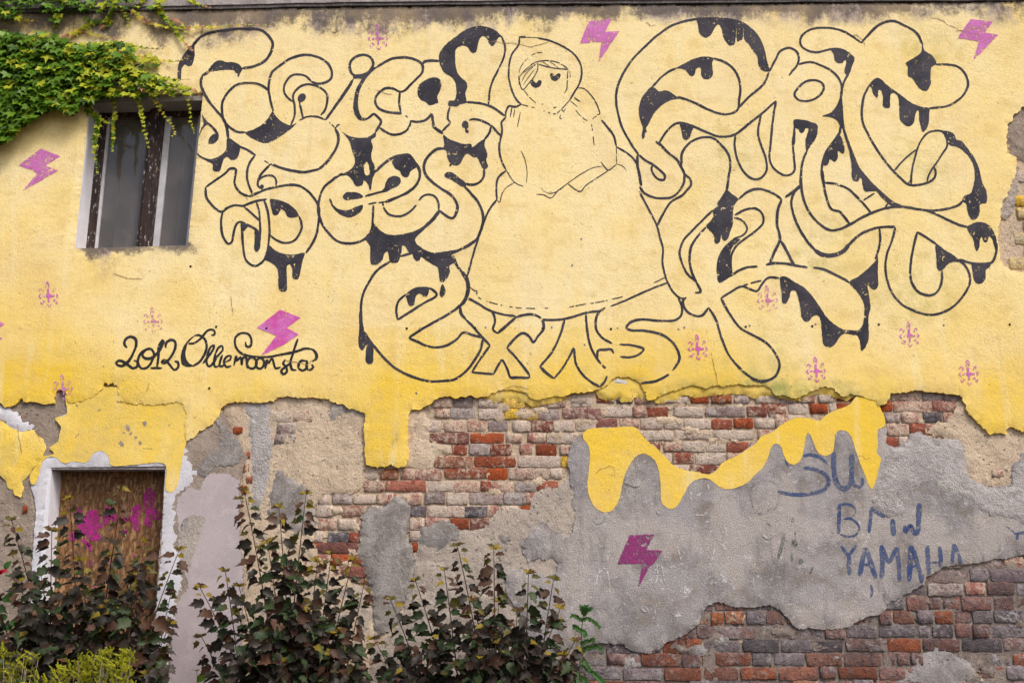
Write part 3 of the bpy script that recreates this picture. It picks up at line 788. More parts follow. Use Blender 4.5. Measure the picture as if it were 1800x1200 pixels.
class Paint:
    """collects strokes and fills (photograph pixels) into one mesh lying on a plaster layer of height hfun"""
    def __init__(self, h, amp, lift=0.0010):
        self.h, self.amp, self.lift = h, amp, lift
        self.v, self.f, self.fm, self.k, self.mat = [], [], [], 0, 0
    def put(self, pts):
        """pixel points -> world verts on the layer"""
        off = self.lift + 0.00007 * (self.k % 14)
        p = np.array(pts)
        X, Z = W2(p[:, 0], p[:, 1], self.h)
        Y = -(self.h + self.amp * swell(X, Z) + off)
        b = len(self.v)
        self.v.extend(zip(X, Y, Z))
        return b
    def stroke(self, pts, w, closed=False, dashed=False, rag=0.5, smooth=True):
        self.k += 1
        c = catmull(pts, closed, 2.6)
        n = len(c)
        s = random.uniform(0, 99)
        L, R = [], []
        for i in range(n):
            if closed: t = c[(i + 1) % n] - c[i - 1]
            else: t = c[min(i + 1, n - 1)] - c[max(i - 1, 0)]
            t = t / max(np.hypot(*t), 1e-6); q = np.array((-t[1], t[0]))
            ww = w * 0.5 * (1 + 0.22 * nz(i * 0.13, s) + 0.0)
            if not closed and n > 4: ww *= 0.55 + 0.45 * min(1, min(i, n - 1 - i) / 2.0)
            j1 = rag * 0.5 * random.uniform(-1, 1) * min(1, w / 4); j2 = rag * 0.5 * random.uniform(-1, 1) * min(1, w / 4)
            wob = 0.35 * nz(i * 0.21, s + 31)
            L.append(c[i] + q * (ww + j1 + wob)); R.append(c[i] - q * (ww + j2 - wob))
        b = self.put(L + R)
        for i in range(n if closed else n - 1):
            if dashed and nz(i * 0.33, s + 5) < -0.08: continue
            j = (i + 1) % n
            self.f.append((b + i, b + n + i, b + n + j, b + j)); self.fm.append(self.mat)
    def fill(self, pts, smooth=True, rag=0.35, grid=9.0):
        self.k += 1
        if smooth: c = catmull(pts, True, 2.8)
        else:
            c = []
            for i in range(len(pts)):
                a = np.array(pts[i]); bb = np.array(pts[(i + 1) % len(pts)]); k = max(1, int(np.hypot(*(bb - a)) / 2.8))
                c += [a + (bb - a) * q / k for q in range(k)]
        c = [(p[0] + rag * random.uniform(-1, 1), p[1] + rag * random.uniform(-1, 1)) for p in c]
        a = np.array(c); lo = a.min(0); hi = a.max(0)
        gx, gy = np.meshgrid(np.arange(lo[0] + 3, hi[0], grid), np.arange(lo[1] + 3, hi[1], grid))
        gx = gx.ravel() + RNG.uniform(-2, 2, gx.size); gy = gy.ravel() + RNG.uniform(-2, 2, gy.size)
        ok = inside(gx, gy, c)
        gx, gy = gx[ok], gy[ok]
        if len(gx):
            d = np.min(np.hypot(gx[:, None] - a[None, :, 0], gy[:, None] - a[None, :, 1]), 1)
            gx, gy = gx[d > 3], gy[d > 3]
        n = len(c)
        vv = [Vector(p) for p in c] + [Vector((x, y)) for x, y in zip(gx, gy)]
        r = delaunay_2d_cdt(vv, [(i, (i + 1) % n) for i in range(n)], [], 1, 1e-5)
        if not r[0] or not r[2]: return
        b = self.put([(p.x, p.y) for p in r[0]])
        cen = [sum((r[0][i] for i in f), Vector((0, 0))) / len(f) for f in r[2]]
        okf = inside([q.x for q in cen], [q.y for q in cen], c)
        for f, good in zip(r[2], okf):
            if good:
                self.f.append(tuple(b + i for i in reversed(f))); self.fm.append(self.mat)
    def line(self, s, ws=1.0):
        kind, rest = s[0], s.split()
        x0, y0, k = TILES[rest[1]]
        cv = lambda toks: [(x0 + float(a) / k, y0 + float(b) / k) for a, b in (t.split(',') for t in toks)]
        if kind in 'FP': self.fill(cv(rest[2:]), kind == 'F')
        else: self.stroke(cv(rest[3:]), float(rest[2]) * ws, kind == 'C', kind == 'T')
    def build(self, name, mats, parent, label=None):
        # face the street
        m = mesh_from(name, self.v, self.f, True, mats, self.fm)
        bm = bmesh.new(); bm.from_mesh(m)
        bm.normal_update()
        fl = [f for f in bm.faces if f.normal.y > 0]
        if fl: bmesh.ops.reverse_faces(bm, faces=fl)
        bm.to_mesh(m); bm.free()
        o = link(name, m, None, parent)
        if label: o['label'] = label
        return o

def paint_text(txt, h, amp, mats, parent, ws=1.0):
    cur = None
    for s in txt.strip().splitlines():
        if s.startswith('@'):
            if cur: cur[0].build(cur[1], mats, parent, cur[2])
            nm, lb = s[1:].split('|')
            cur = (Paint(h, amp), nm, lb)
        elif s.startswith('#thin'): cur[0].mat = 1
        else: cur[0].line(s, ws)
    cur[0].build(cur[1], mats, parent, cur[2])
# ------------------------------------------------------------------ the ground
g = mesh_from('ground', [(-40, -40, 0), (40, -40, 0), (40, 40, 0), (-40, 40, 0)], [(0, 1, 2, 3)])
tag(link('ground', g, m_plaster('bare_garden_soil', (0.085, 0.062, 0.045), (0.055, 0.042, 0.032), (0.11, 0.085, 0.06), (0.2, 0.17, 0.13), 0.2, 0.02, 3)), None, None, None, 'structure')

# ------------------------------------------------------------------ the house wall
house = tag(empty('old_house'), 'old house wall with yellow mural plaster crumbling off red brick', 'building')
H3, H2, H2B, H1, HB = 0.030, 0.019, 0.016, 0.006, -0.007      # how far each coat stands in front of the brick line
A3, A2 = 0.0035, 0.0025

def layer(name, poly, h, back, mat, parent=house, holes=(), amp=0.0, rough=0.0, grid=0.035, rag=1.6, step=4.0, seed=0.0, msk=None, edge=0.35, holerag=None):
    """a coat of plaster: outline in photograph pixels, real thickness, broken edges"""
    loops = []
    for k, lp in enumerate([poly] + list(holes)):
        rg = rag if (k == 0 or holerag is None) else holerag[k - 1]
        r = ragged(lp, step, rg, seed + 3 * k)
        X, Z = W2([p[0] for p in r], [p[1] for p in r], h)
        loops.append(list(zip(X, Z)))
    pts, edges = [], []
    for lp in loops:
        b = len(pts); n = len(lp)
        pts += lp; edges += [(b + i, b + (i + 1) % n) for i in range(n)]
    nb_ = len(pts)
    A = np.array(loops[0]); lo, hi = A.min(0), A.max(0)
    gx, gz = np.meshgrid(np.arange(lo[0] + grid * .5, hi[0], grid), np.arange(lo[1] + grid * .5, hi[1], grid))
    gx = gx.ravel() + RNG.uniform(-.3, .3, gx.size) * grid; gz = gz.ravel() + RNG.uniform(-.3, .3, gz.size) * grid
    ok = inside(gx, gz, loops[0])
    for lp in loops[1:]: ok &= ~inside(gx, gz, lp)
    gx, gz = gx[ok], gz[ok]
    # drop points hugging an outline
    cell = grid * .55
    occ = set()
    for p in pts:
        cx, cz = int(p[0] / cell), int(p[1] / cell)
        for a in (-1, 0, 1):
            for c in (-1, 0, 1): occ.add((cx + a, cz + c))
    keep = [(x, z) for x, z in zip(gx, gz) if (int(x / cell), int(z / cell)) not in occ]
    vv = [Vector(p) for p in pts + keep]
    r = delaunay_2d_cdt(vv, edges, [], 1, 1e-6)
    V, F = r[0], r[2]
    cx_ = [sum(V[i].x for i in f) / len(f) for f in F]; cz_ = [sum(V[i].y for i in f) / len(f) for f in F]
    okf = inside(cx_, cz_, loops[0])
    for lp in loops[1:]: okf &= ~inside(cx_, cz_, lp)
    F = [f for f, q in zip(F, okf) if q]
    X = np.array([v.x for v in V]); Z = np.array([v.y for v in V])
    ec = {}
    for f in F:
        for i in range(len(f)):
            a, b = f[i], f[(i + 1) % len(f)]
            k = (min(a, b), max(a, b))
            ec.setdefault(k, []).append((a, b))
    bedges = [v[0] for v in ec.values() if len(v) == 1]
    bv = set(i for e in bedges for i in e)
    Y = h + amp * swell(X, Z)
    if rough:
        Y = Y + np.array([rough * (nz(x, z, 9, seed) * 0.7 + nz(x, z, 24, seed + 4) * 0.55) for x, z in zip(X, Z)])
    th = h - back
    Yb = Y.copy()
    for i in bv: Yb[i] = Y[i] - th * edge * (0.25 + 0.75 * random.random())
    verts = list(zip(X, -Yb, Z))
    faces = [tuple(reversed(f)) for f in F]
    nfront = len(faces)
    fb = {}
    def foot(i):
        if i not in fb:
            fb[i] = (len(verts), len(verts) + 1)
            verts.append((X[i], -Yb[i], Z[i])); verts.append((X[i], -back, Z[i]))
        return fb[i]
    for a, b in bedges:
        (a0, a1), (b0, b1) = foot(a), foot(b)
        faces.append((b0, a0, a1, b1))
    m = bpy.data.meshes.new(name)
    m.from_pydata(verts, [], faces)
    sm = [True] * nfront + [False] * (len(faces) - nfront)
    m.polygons.foreach_set('use_smooth', sm)
    bm = bmesh.new(); bm.from_mesh(m); bm.normal_update()
    up = [f for i, f in enumerate(bm.faces) if i < nfront and f.normal.y > 0]
    if len(up) > nfront / 2: bmesh.ops.reverse_faces(bm, faces=bm.faces[:])
    bm.to_mesh(m); bm.free()
    if msk is not None:
        vx = np.array([v[0] for v in verts]); vz = np.array([v[2] for v in verts])
        px, py = PX(vx, vz, h)
        c = np.clip(msk(px, py), 0, 1)
        at = m.color_attributes.new('msk', 'FLOAT_COLOR', 'POINT')
        at.data.foreach_set('color', np.concatenate([c, np.ones((len(vx), 1))], 1).astype(np.float32).ravel())
    m.update()
    return link(name, m, mat, parent)

WIN = [(158, 168), (357, 163), (329.5, 431), (130, 437)]                     # TL TR BR BL
DOOR = [(87, 821), (291, 819), (288, 860), (283, 965), (276, 1044), (273, 1115), (262, 1420), (50, 1420), (63, 1115), (72, 973), (81, 860)]

# the core of the wall behind all coats: lime mortar, with the two openings and their reveals
core_poly = [(-420, -260), (2220, -260), (2220, 1500), (-420, 1500)]
core = layer('brick_core', core_poly, HB, HB - 0.24, M['mortar'], holes=[WIN, DOOR], rough=0.004, grid=0.06, rag=0.0, step=25, seed=1, edge=0.0)

# darker, damp mortar low on the right
layer('damp_mortar_bed', parse('1000,1105 1060,1110 1150,1115 1250,1040 1400,1080 1500,1080 1640,985 1700,970 2220,950 2220,1480 600,1480 620,1180 900,1150'), HB + 0.003, HB - 0.01, M['damp_mortar'], rough=0.006, grid=0.03, rag=4, step=4, seed=61, edge=0.6)
# rendered coats ------------------------------------------------------------------------------------------------
def L1(name, s, mat, seed, h=H1, rough=0.0075, grid=0.020, rag=3.4, edge=0.8):
    return layer(name, parse(s), h, HB - 0.002, mat, amp=0.002, rough=rough, grid=grid, rag=rag, step=3.5, seed=seed, edge=edge)

L1('lime_render', '388,690 430,690 480,690 500,690 580,690 640,700 650,727 648,800 640,845 627,865 610,869 590,865 565,877 553,890 548,920 560,980 600,1010 640,1040 660,1120 640,1210 560,1240 418,1240 424,1080 420,950 428,875 424,820 418,790 414,760 404,745', M['lime'], 11)
L1('lime_render', '705,712 745,722 758,745 752,760 757,772 792,781 794,795 773,801 762,819 752,824 734,827 724,821 705,812', M['lime'], 12)
L1('lime_render', '981,856 960,856 946,863 934,877 932,896 913,896 885,889 874,898 860,912 846,926 815,930 790,935 733,950 728,985 728,1020 690,1110 645,1140 640,1210 900,1215 1010,1150 1040,1140 1040,900 1015,850 1010,800 1000,800 1002,830', M['lime_grey'], 13)
L1('lime_render', '1680,690 1740,740 1800,740 2220,740 2220,830 1790,830 1785,855 1715,855 1695,830 1685,780 1665,768 1640,765 1625,757 1640,745 1670,735 1682,715', M['lime'], 14)
L1('lime_render', '1618,1150 1640,1138 1648,1118 1655,1140 1690,1158 1712,1163 1716,1200 1712,1230 1640,1240 1600,1205 1560,1196 1600,1178', M['grey_mortar'], 15)
L1('old_render', '-420,670 130,690 128,720 108,745 100,790 80,830 62,850 66,900 62,960 56,1100 48,1440 -420,1440', M['render_brown'], 16)
L1('lime_render', '1752,185 1800,160 1900,160 1960,240 1900,262 1850,250 1800,285 1775,280', M['render_brown'], 17, rough=0.010)
L1('lime_render', '1755,300 1790,290 1792,330 1780,372 1768,385 1755,380', M['lime_grey'], 19, rough=0.008)
L1('lime_render', '505,1010 640,1030 655,1080 640,1160 500,1170 440,1120 430,1060', M['lime_grey'], 18)

# lime and mortar smeared over parts of the brickwork
sm_r = random.Random(77)
def smear(region, n, mats, rmin, rmax, avoid=None, h0=0.0045):
    a = np.array(region); lo, hi = a.min(0), a.max(0); k = 0
    while k < n:
        x, y_ = sm_r.uniform(lo[0], hi[0]), sm_r.uniform(lo[1], hi[1])
        if not inside([x], [y_], region)[0]: continue
        if avoid and inside([x], [y_], avoid)[0] and sm_r.random() < .85: continue
        k += 1
        rx = sm_r.uniform(rmin, rmax); ry = rx * sm_r.uniform(.28, .6)
        pts = [(x + rx * math.cos(t) * sm_r.uniform(.55, 1.25), y_ + ry * math.sin(t) * sm_r.uniform(.55, 1.25)) for t in np.linspace(0, 6.283, 12)[:-1]]
        layer('mortar_smear', pts, h0 + sm_r.uniform(0, .003), HB - .002, sm_r.choice(mats), rough=0.006, grid=0.016, rag=2.6, step=2.2, seed=200 + k * 1.7, edge=0.9)
smear(parse('722,730 1000,705 1330,705 1330,770 1250,825 1170,790 1110,745 1030,752 1000,800 960,850 850,915 740,905 640,850 720,825'), 34, [M['lime'], M['mortar']], 9, 26, parse('770,745 960,750 970,860 700,870 690,840'))
smear(parse('530,900 630,890 630,1000 540,1000'), 7, [M['lime']], 8, 20)
smear(parse('1560,705 1670,700 1670,740 1600,770 1565,760'), 7, [M['lime'], M['mortar']], 7, 16)
smear(parse('1100,1160 1250,1090 1390,1110 1550,1100 1650,1020 1800,1000 1800,1220 1100,1220'), 26, [M['damp_mortar'], M['damp_mortar'], M['grey_mortar']], 10, 30, None, 0.006)

# cement and other middle coats ----------------------------------------------------------------------------------
TOPEDGE = '1018,766 1026,760 1034,754 1076,751 1117,751 1126,761 1139,775 1157,790 1173,806 1184,817 1202,825 1225,829 1247,833 1259,826 1270,813 1292,802 1315,788 1328,779 1337,768 1360,757 1371,748 1399,734 1422,735 1440,739 1452,729 1468,721 1493,711 1506,697 1524,700 1542,705 1547,716 1556,739 1555,749'
GREY = TOPEDGE + ' 1560,755 1558,778 1572,785 1585,783 1596,772 1603,762 1618,758 1631,767 1647,772 1662,770 1685,772 1695,780 1698,803 1699,823 1708,839 1723,848 1739,855 1759,855 1779,849 1781,818 1795,808 1796,795 1850,790 2220,780 2220,965 1900,972 1800,975 1770,981 1750,981 1730,987 1692,994 1660,995 1650,1002 1630,1012 1625,1027 1610,1035 1592,1045 1580,1052 1560,1062 1555,1075 1540,1081 1520,1086 1497,1099 1480,1105 1450,1106 1425,1104 1405,1107 1393,1098 1387,1089 1376,1075 1355,1064 1341,1064 1320,1067 1293,1067 1275,1061 1259,1055 1245,1064 1235,1077 1227,1099 1200,1117 1173,1128 1157,1143 1141,1149 1117,1144 1104,1141 1096,1132 1072,1131 1053,1129 1010,1140 960,1150 927,1143 921,1130 914,1079 891,1043 886,1010 896,1000 914,997 939,1002 965,1012 978,1002 981,989 970,980 960,985 947,980 939,984 930,989 921,974 914,951 927,943 952,915 978,933 998,948 1008,933 1013,900 1005,885 1011,865 1003,850 1004,830 997,812 1000,795 1004,779'
grey = layer('cement_plaster', parse(GREY), H2, HB - .002, M['cement'], amp=A2, grid=0.03, rag=1.9, step=3.0, seed=21, edge=0.45)
def patch(s, mat, seed, h=H2, name='cement_patch', rag=3.2, edge=0.8):
    return layer(name, parse(s), h, HB - .002, mat, amp=0.0015, rough=0.003, grid=0.022, rag=rag, step=2.6, seed=seed, edge=edge)
patch('636,900 655,889 672,894 684,884 695,872 707,874 722,880 721,905 717,925 716,945 724,957 728,975 729,1000 724,1030 706,1062 694,1100 660,1120 655,1075 653,1033 643,1010 630,979 631,951 633,925', M['dark_cement'], 22, 0.012)
patch('740,930 760,917 775,914 795,914 808,921 813,931 810,950 800,960 785,968 770,972 755,966 738,960 735,948', M['dark_cement'], 23, 0.011)
patch('876,935 890,932 903,945 900,957 880,958 872,946', M['dark_cement'], 24, 0.013)
patch('482,825 495,824 512,842 540,853 542,872 550,890 556,920 540,945 500,930 470,915 468,878 476,850', M['dark_cement'], 25, 0.015)
patch('395,700 436,704 478,703 480,740 482,780 480,820 470,870 455,905 440,900 436,860 440,820 436,780 432,740 428,712', M['cement2'], 26, 0.011)
patch('570,745 585,690 660,690 650,725 640,735 615,728 600,735', M['dark_cement'], 27, 0.012)
patch('1557,785 1572,787 1585,785 1598,774 1605,764 1618,760 1631,769 1647,774 1685,774 1694,782 1697,803 1698,823 1707,841 1722,850 1739,857 1759,857 1781,851 1783,820 1797,810 1840,800 1990,800 1990,930 1850,935 1770,915 1730,905 1700,880 1660,870 1640,850 1610,862 1590,850 1580,870 1597,905 1575,915 1540,900 1525,880 1545,845 1550,812', M['cement2'], 28, H2 + 0.006, 'scraped_plaster', 3.0, 0.5)
# plaster around the door and along its right side
lil = layer('lilac_plaster', parse('330,760 345,755 364,742 378,730 388,712 398,735 404,752 420,772 425,785 434,802 430,815 425,835 420,857 425,875 422,897 424,950 428,1000 424,1100 418,1440 255,1440 270,1100 285,900 300,800 318,775'), H2B, HB - .002, M['brown_cement'], amp=0.0015, rough=0.001, grid=0.03, rag=1.6, step=3.5, seed=31)
surround = layer('door_surround', parse('117,700 135,690 200,684 322,690 335,715 330,760 328,778 331,792 332,801 342,810 344,822 347,832 341,845 342,851 320,862 307,878 312,905 309,930 314,955 322,975 318,1000 332,1020 312,1045 308,1090 300,1130 296,1200 286,1440 40,1440 52,1115 57,960 62,900 60,872 54,858 50,838 60,822 75,802 85,801 95,796 87,787 102,775 104,765 107,750 97,735 117,727'), H2, HB - .002, M['white_plaster'], holes=[DOOR], amp=A2, grid=0.03, rag=1.3, step=3.5, seed=32, edge=0.3, holerag=[0.25])
yl = layer('yellow_plaster_remnant', parse('-420,715 -100,725 0,737 15,750 37,760 57,756 66,767 75,770 79,787 75,800 60,822 50,835 37,845 40,860 35,874 24,870 22,861 12,857 10,845 0,835 -60,850 -420,860'), H2, HB - .002, M['yellow2'], amp=A2, rough=.001, grid=0.03, rag=1.4, step=3.5, seed=33)
patch('-420,690 -200,705 0,712 20,716 37,730 60,745 66,755 57,758 37,763 15,754 0,741 -100,730 -420,722', M['white_plaster'], 34, 0.013, 'white_plaster_remnant', 1.2)
# a second, lower yellow coat peeping out under the broken edge of the upper one
for k, s in enumerate(('1139,690 1153,708 1166,707 1187,703 1196,696 1211,694 1216,700 1238,697 1261,694 1286,691 1306,693 1322,700 1333,700 1344,694 1360,697 1390,704 1406,704 1430,694 1437,692 1452,692 1470,698 1490,703 1505,696 1500,670 1300,660 1150,670',
                       '1040,680 1053,700 1067,704 1088,700 1092,706 1110,706 1115,698 1126,700 1139,706 1150,690 1130,660 1060,655',
                       '835,690 857,703 872,708 880,704 926,706 935,714 945,712 975,708 996,704 996,680 860,675')):
    patch(s, M['yellow2'], 41 + k, 0.014, 'yellow_undercoat', 1.4)
patch('1070,668 1083,664 1097,662 1110,665 1120,674 1124,683 1108,680 1090,674 1076,675', M['white_plaster'], 45, 0.017, 'bare_plaster_scar', 0.8)

# upper yellow coat ----------------------------------------------------------------------------------------------
LOW = '-420,712 -200,706 0,708 12,714 27,711 38,696 40,705 57,705 75,710 93,708 96,709 94,697 100,685 110,685 117,694 119,707 135,706 162,697 180,682 184,672 190,676 199,671 200,677 206,677 208,688 207,704 225,709 250,710 270,712 288,709 310,706 322,710 327,730 323,760 328,776 343,765 350,756 362,754 364,749 375,746 382,735 388,717 397,710 412,706 437,705 455,706 475,704 480,705 490,699 505,696 525,698 545,700 575,702 582,706 605,711 617,719 630,724 641,726 640,755 641,790 644,815 657,820 675,820 687,817 700,822 712,819 717,807 717,755 720,725 722,721 737,720 752,712 776,697 790,697 799,699 813,697 829,695 839,698 857,697 862,691 878,685 897,686 913,685 925,691 933,700 948,701 972,698 993,695 1002,690 1035,690 1054,681 1063,680 1070,671 1083,663 1097,661 1112,664 1123,672 1128,682 1135,689 1136,698 1139,703 1153,699 1166,693 1184,685 1205,680 1223,678 1238,681 1254,678 1277,677 1299,674 1319,677 1340,677 1355,682 1363,692 1389,698 1406,698 1429,686 1437,683 1450,678 1465,683 1475,693 1483,698 1504,693 1519,698 1542,702 1544,711 1557,710 1565,698 1566,691 1583,691 1598,686 1619,686 1647,690 1672,692 1689,693 1698,709 1703,726 1716,739 1734,755 1741,762 1757,758 1769,763 1771,752 1778,747 1790,753 1800,758 1860,765 2000,752 2220,770'
RHOLE = parse('1800,187 1784,202 1773,217 1771,242 1770,270 1788,276 1787,302 1776,330 1764,355 1761,378 1757,401 1756,429 1759,457 1776,472 1800,480 1860,470 1905,380 1885,260 1840,200')
def fbm(px, py, s, o):
    return np.array([nz(x, y, s, o) + 0.5 * nz(x, y, s * 2.1, o + 3) for x, y in zip(px, py)])
def ymask(px, py):
    n1 = fbm(px, py, 1 / 90., 1.0); n2 = fbm(px, py, 1 / 34., 5.0)
    R = 0.06 + 0.16 * smoothstep(430, 575, py) + 0.26 * smoothstep(572, 580, py) * smoothstep(560, 640, px) * (1 - smoothstep(1260, 1400, px)) + 0.40 * smoothstep(575, 690, py)
    R += 0.22 * (1 - smoothstep(90, 330, px)) * smoothstep(380, 640, py) + 0.20 * (1 - smoothstep(60, 260, px))
    R += 0.14 * smoothstep(1380, 1800, px) + 0.30 * smoothstep(600, 720, py) * (1 - smoothstep(40, 220, px))
    R += n1 * 0.22
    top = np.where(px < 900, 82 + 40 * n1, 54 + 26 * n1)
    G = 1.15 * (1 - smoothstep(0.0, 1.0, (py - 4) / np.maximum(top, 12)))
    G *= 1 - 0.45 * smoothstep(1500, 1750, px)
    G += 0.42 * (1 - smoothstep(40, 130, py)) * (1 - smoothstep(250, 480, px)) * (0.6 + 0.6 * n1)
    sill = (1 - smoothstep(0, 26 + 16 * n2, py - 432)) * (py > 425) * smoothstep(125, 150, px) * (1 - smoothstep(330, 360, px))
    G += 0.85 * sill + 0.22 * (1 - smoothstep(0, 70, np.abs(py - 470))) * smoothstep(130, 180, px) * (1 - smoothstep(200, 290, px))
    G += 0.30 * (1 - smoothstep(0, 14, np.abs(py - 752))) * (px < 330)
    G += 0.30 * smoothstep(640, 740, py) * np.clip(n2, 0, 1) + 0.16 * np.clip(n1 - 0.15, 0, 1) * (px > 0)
    low = np.interp(px, [900, 1100, 1200, 1300, 1500, 1560], [690, 700, 690, 676, 690, 700])
    B = 0.8 * (1 - smoothstep(0, 26, low - py)) * smoothstep(1130, 1200, px) * (1 - smoothstep(1540, 1600, px))
    for cx, cy, r in ((1610, 505, 70), (1440, 440, 60), (1620, 290, 45), (1280, 265, 40), (1340, 640, 60), (1625, 80, 45)):
        B += 0.40 * np.exp(-((px - cx) ** 2 + (py - cy) ** 2) / r ** 2)
    return np.stack([R, G, B], 1)
UP = [(2220, 2), (1800, 3), (1300, 8), (900, 10), (600, 13), (330, 18), (0, 24), (-420, 30)]
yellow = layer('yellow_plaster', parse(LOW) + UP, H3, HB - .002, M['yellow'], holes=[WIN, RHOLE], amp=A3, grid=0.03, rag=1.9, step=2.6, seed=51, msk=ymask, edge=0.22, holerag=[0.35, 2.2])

# cornice ledge and the wall above it
def prism_px(name, pts_top, pts_bot, h0, h1, mat, parent):
    """a band along the wall between two pixel polylines standing from h0 to h1 in front of the brick line"""
    n = len(pts_top); v = []
    for p in pts_top + pts_bot: v.append(W(p[0], p[1], h1))
    for q in range(2 * n): v.append((v[q][0], -h0, v[q][2]))
    f = []
    for i in range(n - 1):
        f.append((i, n + i, n + i + 1, i + 1))
        f.append((i, i + 1, 2 * n + i + 1, 2 * n + i))
        f.append((n + i, 3 * n + i, 3 * n + i + 1, n + i + 1))
    f.append((0, 2 * n, 3 * n, n)); f.append((n - 1, 2 * n - 1, 4 * n - 1, 3 * n - 1))
    m = mesh_from(name, v, f, False)
    return link(name, m, mat, parent)
xs = list(np.linspace(-420, 2220, 60))
def cy(x): return float(np.interp(x, [-420, 0, 330, 600, 900, 1300, 1800, 2220], [27, 21, 15, 9, 6, 3, -1, -3]))
M['cornice'] = m_plaster('weathered_cornice', (0.42, 0.375, 0.365), (0.30, 0.265, 0.26), (0.16, 0.14, 0.135), (0.5, 0.47, 0.46), 0.2, 0.01, 7, 0.25)
M['soot_edge'] = m_plaster('sooty_cornice_edge', (0.13, 0.115, 0.11), (0.08, 0.072, 0.07), (0.22, 0.2, 0.19), (0.6, 0.58, 0.56), 0.4, 0.01, 9, 0.3)
prism_px('cornice', [(x, cy(x) - 22 - 120) for x in xs], [(x, cy(x) - 5 + 1.2 * nz(x, 2, .02)) for x in xs], HB, 0.048, M['cornice'], house)
prism_px('cornice_drip_edge', [(x, cy(x) - 6) for x in xs], [(x, cy(x) + 1.5 + 1.5 * nz(x, 5, .03)) for x in xs], HB, 0.040, M['soot_edge'], house)

# hairline cracks, painted shade at hollow edges, old screw plugs in the yellow coat
for s in ('1636,31 1657,36 1672,46 1692,55', '1680,55 1697,53 1712,51 1723,50', '860,74 900,77 935,83 958,77 966,72', '1135,40 1145,46 1152,45', '420,150 440,147 460,152', '500,632 520,637 540,640 556,628',
          '560,60 575,52 590,58 610,46', '1500,60 1512,66 1520,80', '140,760 132,770', '250,787 270,789', '30,745 34,770 38,800', '1046,834 1056,824 1072,819 1081,824 1080,836', '1101,847 1112,843 1124,846 1134,840', '680,730 700,735', '1508,800 1522,806 1530,804', '950,330 962,340 970,338', '200,480 225,490 250,491', '660,160 690,166', '60,742 66,756 70,775', '405,520 410,555', '1250,620 1256,650 1262,680', '262,672 258,690', '870,690 905,676 930,683'):  # strokes in the yellow drips paint the shaded upper edge of hollows
    P_ = parse(s); low_ = P_[0][1] > 700
    pc = Paint(H2 if low_ else H3, A2 if low_ else A3, 0.0024)
    Q_ = []
    for (ax_, ay_), (bx_, by_) in zip(P_[:-1], P_[1:]):
        for w_ in range(4): Q_.append((ax_ + (bx_ - ax_) * w_ / 4 + random.uniform(-1.1, 1.1), ay_ + (by_ - ay_) * w_ / 4 + random.uniform(-1.3, 1.3)))
    pc.stroke(Q_ + [P_[-1]], 1.0, rag=1.2)
    pc.build('crack_and_edge_shade', [M['crack_shade']], house if low_ else yellow)
def disc(name, px, py, r, h, mat, parent, n=9, ring=None):
    c = W(px, py, h)
    v = [(0, -0.0012, 0)]; f = []
    for i in range(n):
        a = 6.2832 * i / n; rr = r * (1 + 0.2 * nz(i, px))
        v.append((rr * math.cos(a), 0, rr * math.sin(a)))
    for i in range(n): f.append((0, 1 + i, 1 + (i + 1) % n))
    return c, v, f
M['plug_hole'] = m_simple('plug_hole_dark', (0.02, 0.016, 0.013), 0.9)
M['plug_ring'] = m_simple('plastic_plug_grey', (0.42, 0.38, 0.36), 0.6)
for px, py, k in ((715,577,1),(738,577,0),(835,576,1),(854,575,0),(954,577,1),(970,575,0),(1074,578,1),(1086,576,0),(1193,578,0),(1203,575,0),(1311,574,1),(1318,572,0),(1428,573,1),(1434,569,0),(1545,570,1),(1659,571,0),(1775,570,1),(468,577,1),(335,468,1),(368,682,1),(732,690,0),(792,290,1),(1022,420,0),(1006,466,0),(380,574,1),(1028,605,0)):
    X, Z = W2(px, py, H3); hh = H3 + A3 * float(swell(X, Z)) + 0.0028
    c, v, f = disc('wall_plug', px, py, 0.0085 if k else 0.0075, hh, None, None)
    n = len(v)
    if not k:
        v += [(x * .45, y - 0.0012, z * .45) for x, y, z in v]
        f2 = [tuple(i + n for i in q) for q in f]
        m = mesh_from('wall_plug', v, f + f2, False, [M['plug_ring'], M['plug_hole']], [0] * len(f) + [1] * len(f2))
    else: m = mesh_from('wall_plug', v, f, False, [M['plug_hole']])
    o = link('wall_plug', m, None, house); o.location = c

# ------------------------------------------------------------------ paint on the plaster
paint_text(MURAL, H3, A3, [M['black'], M['black_thin']], yellow)
paint_text(SIGN, H3, A3, [M['sign']], yellow, 1.15)
BOLTS = (('b1', '650,140 1080,310 770,520 1035,635 600,880 235,1090 570,690 450,620 165,515', 'pink', 'pink sprayed lightning bolt under the creeper'),
         ('b2', '330,170 865,120 725,420 1055,405 560,1135 630,650 120,690', 'pink', 'pink sprayed lightning bolt above the doll'),
         ('b3', '410,120 935,180 745,435 1055,490 750,820 475,1085 610,640 110,555', 'pink', 'pink sprayed lightning bolt at the upper right corner'),
         ('L', '1395,65 1565,130 1450,212 1550,265 1430,345 1240,438 1365,275 1290,245 1205,212', 'pink_hot', 'hot pink sprayed lightning bolt over the signature'))
for t, s, mt, lb in BOLTS:
    p = Paint(H3, A3, 0.0024)
    p.line('P ' + t + ' ' + s)
    p.build('painted_lightning_bolt', [M[mt]], yellow, lb)
p = Paint(H3, A3, 0.0024)
p.fill([(20 + float(a) / 12.63 - 96.5, 250 + float(b) / 12.63 + 294.5) for a, b in (q.split(',') for q in BOLTS[0][1].split())], False)
p.build('painted_lightning_bolt', [M['pink']], yellow, 'pink sprayed lightning bolt cut by the left edge')
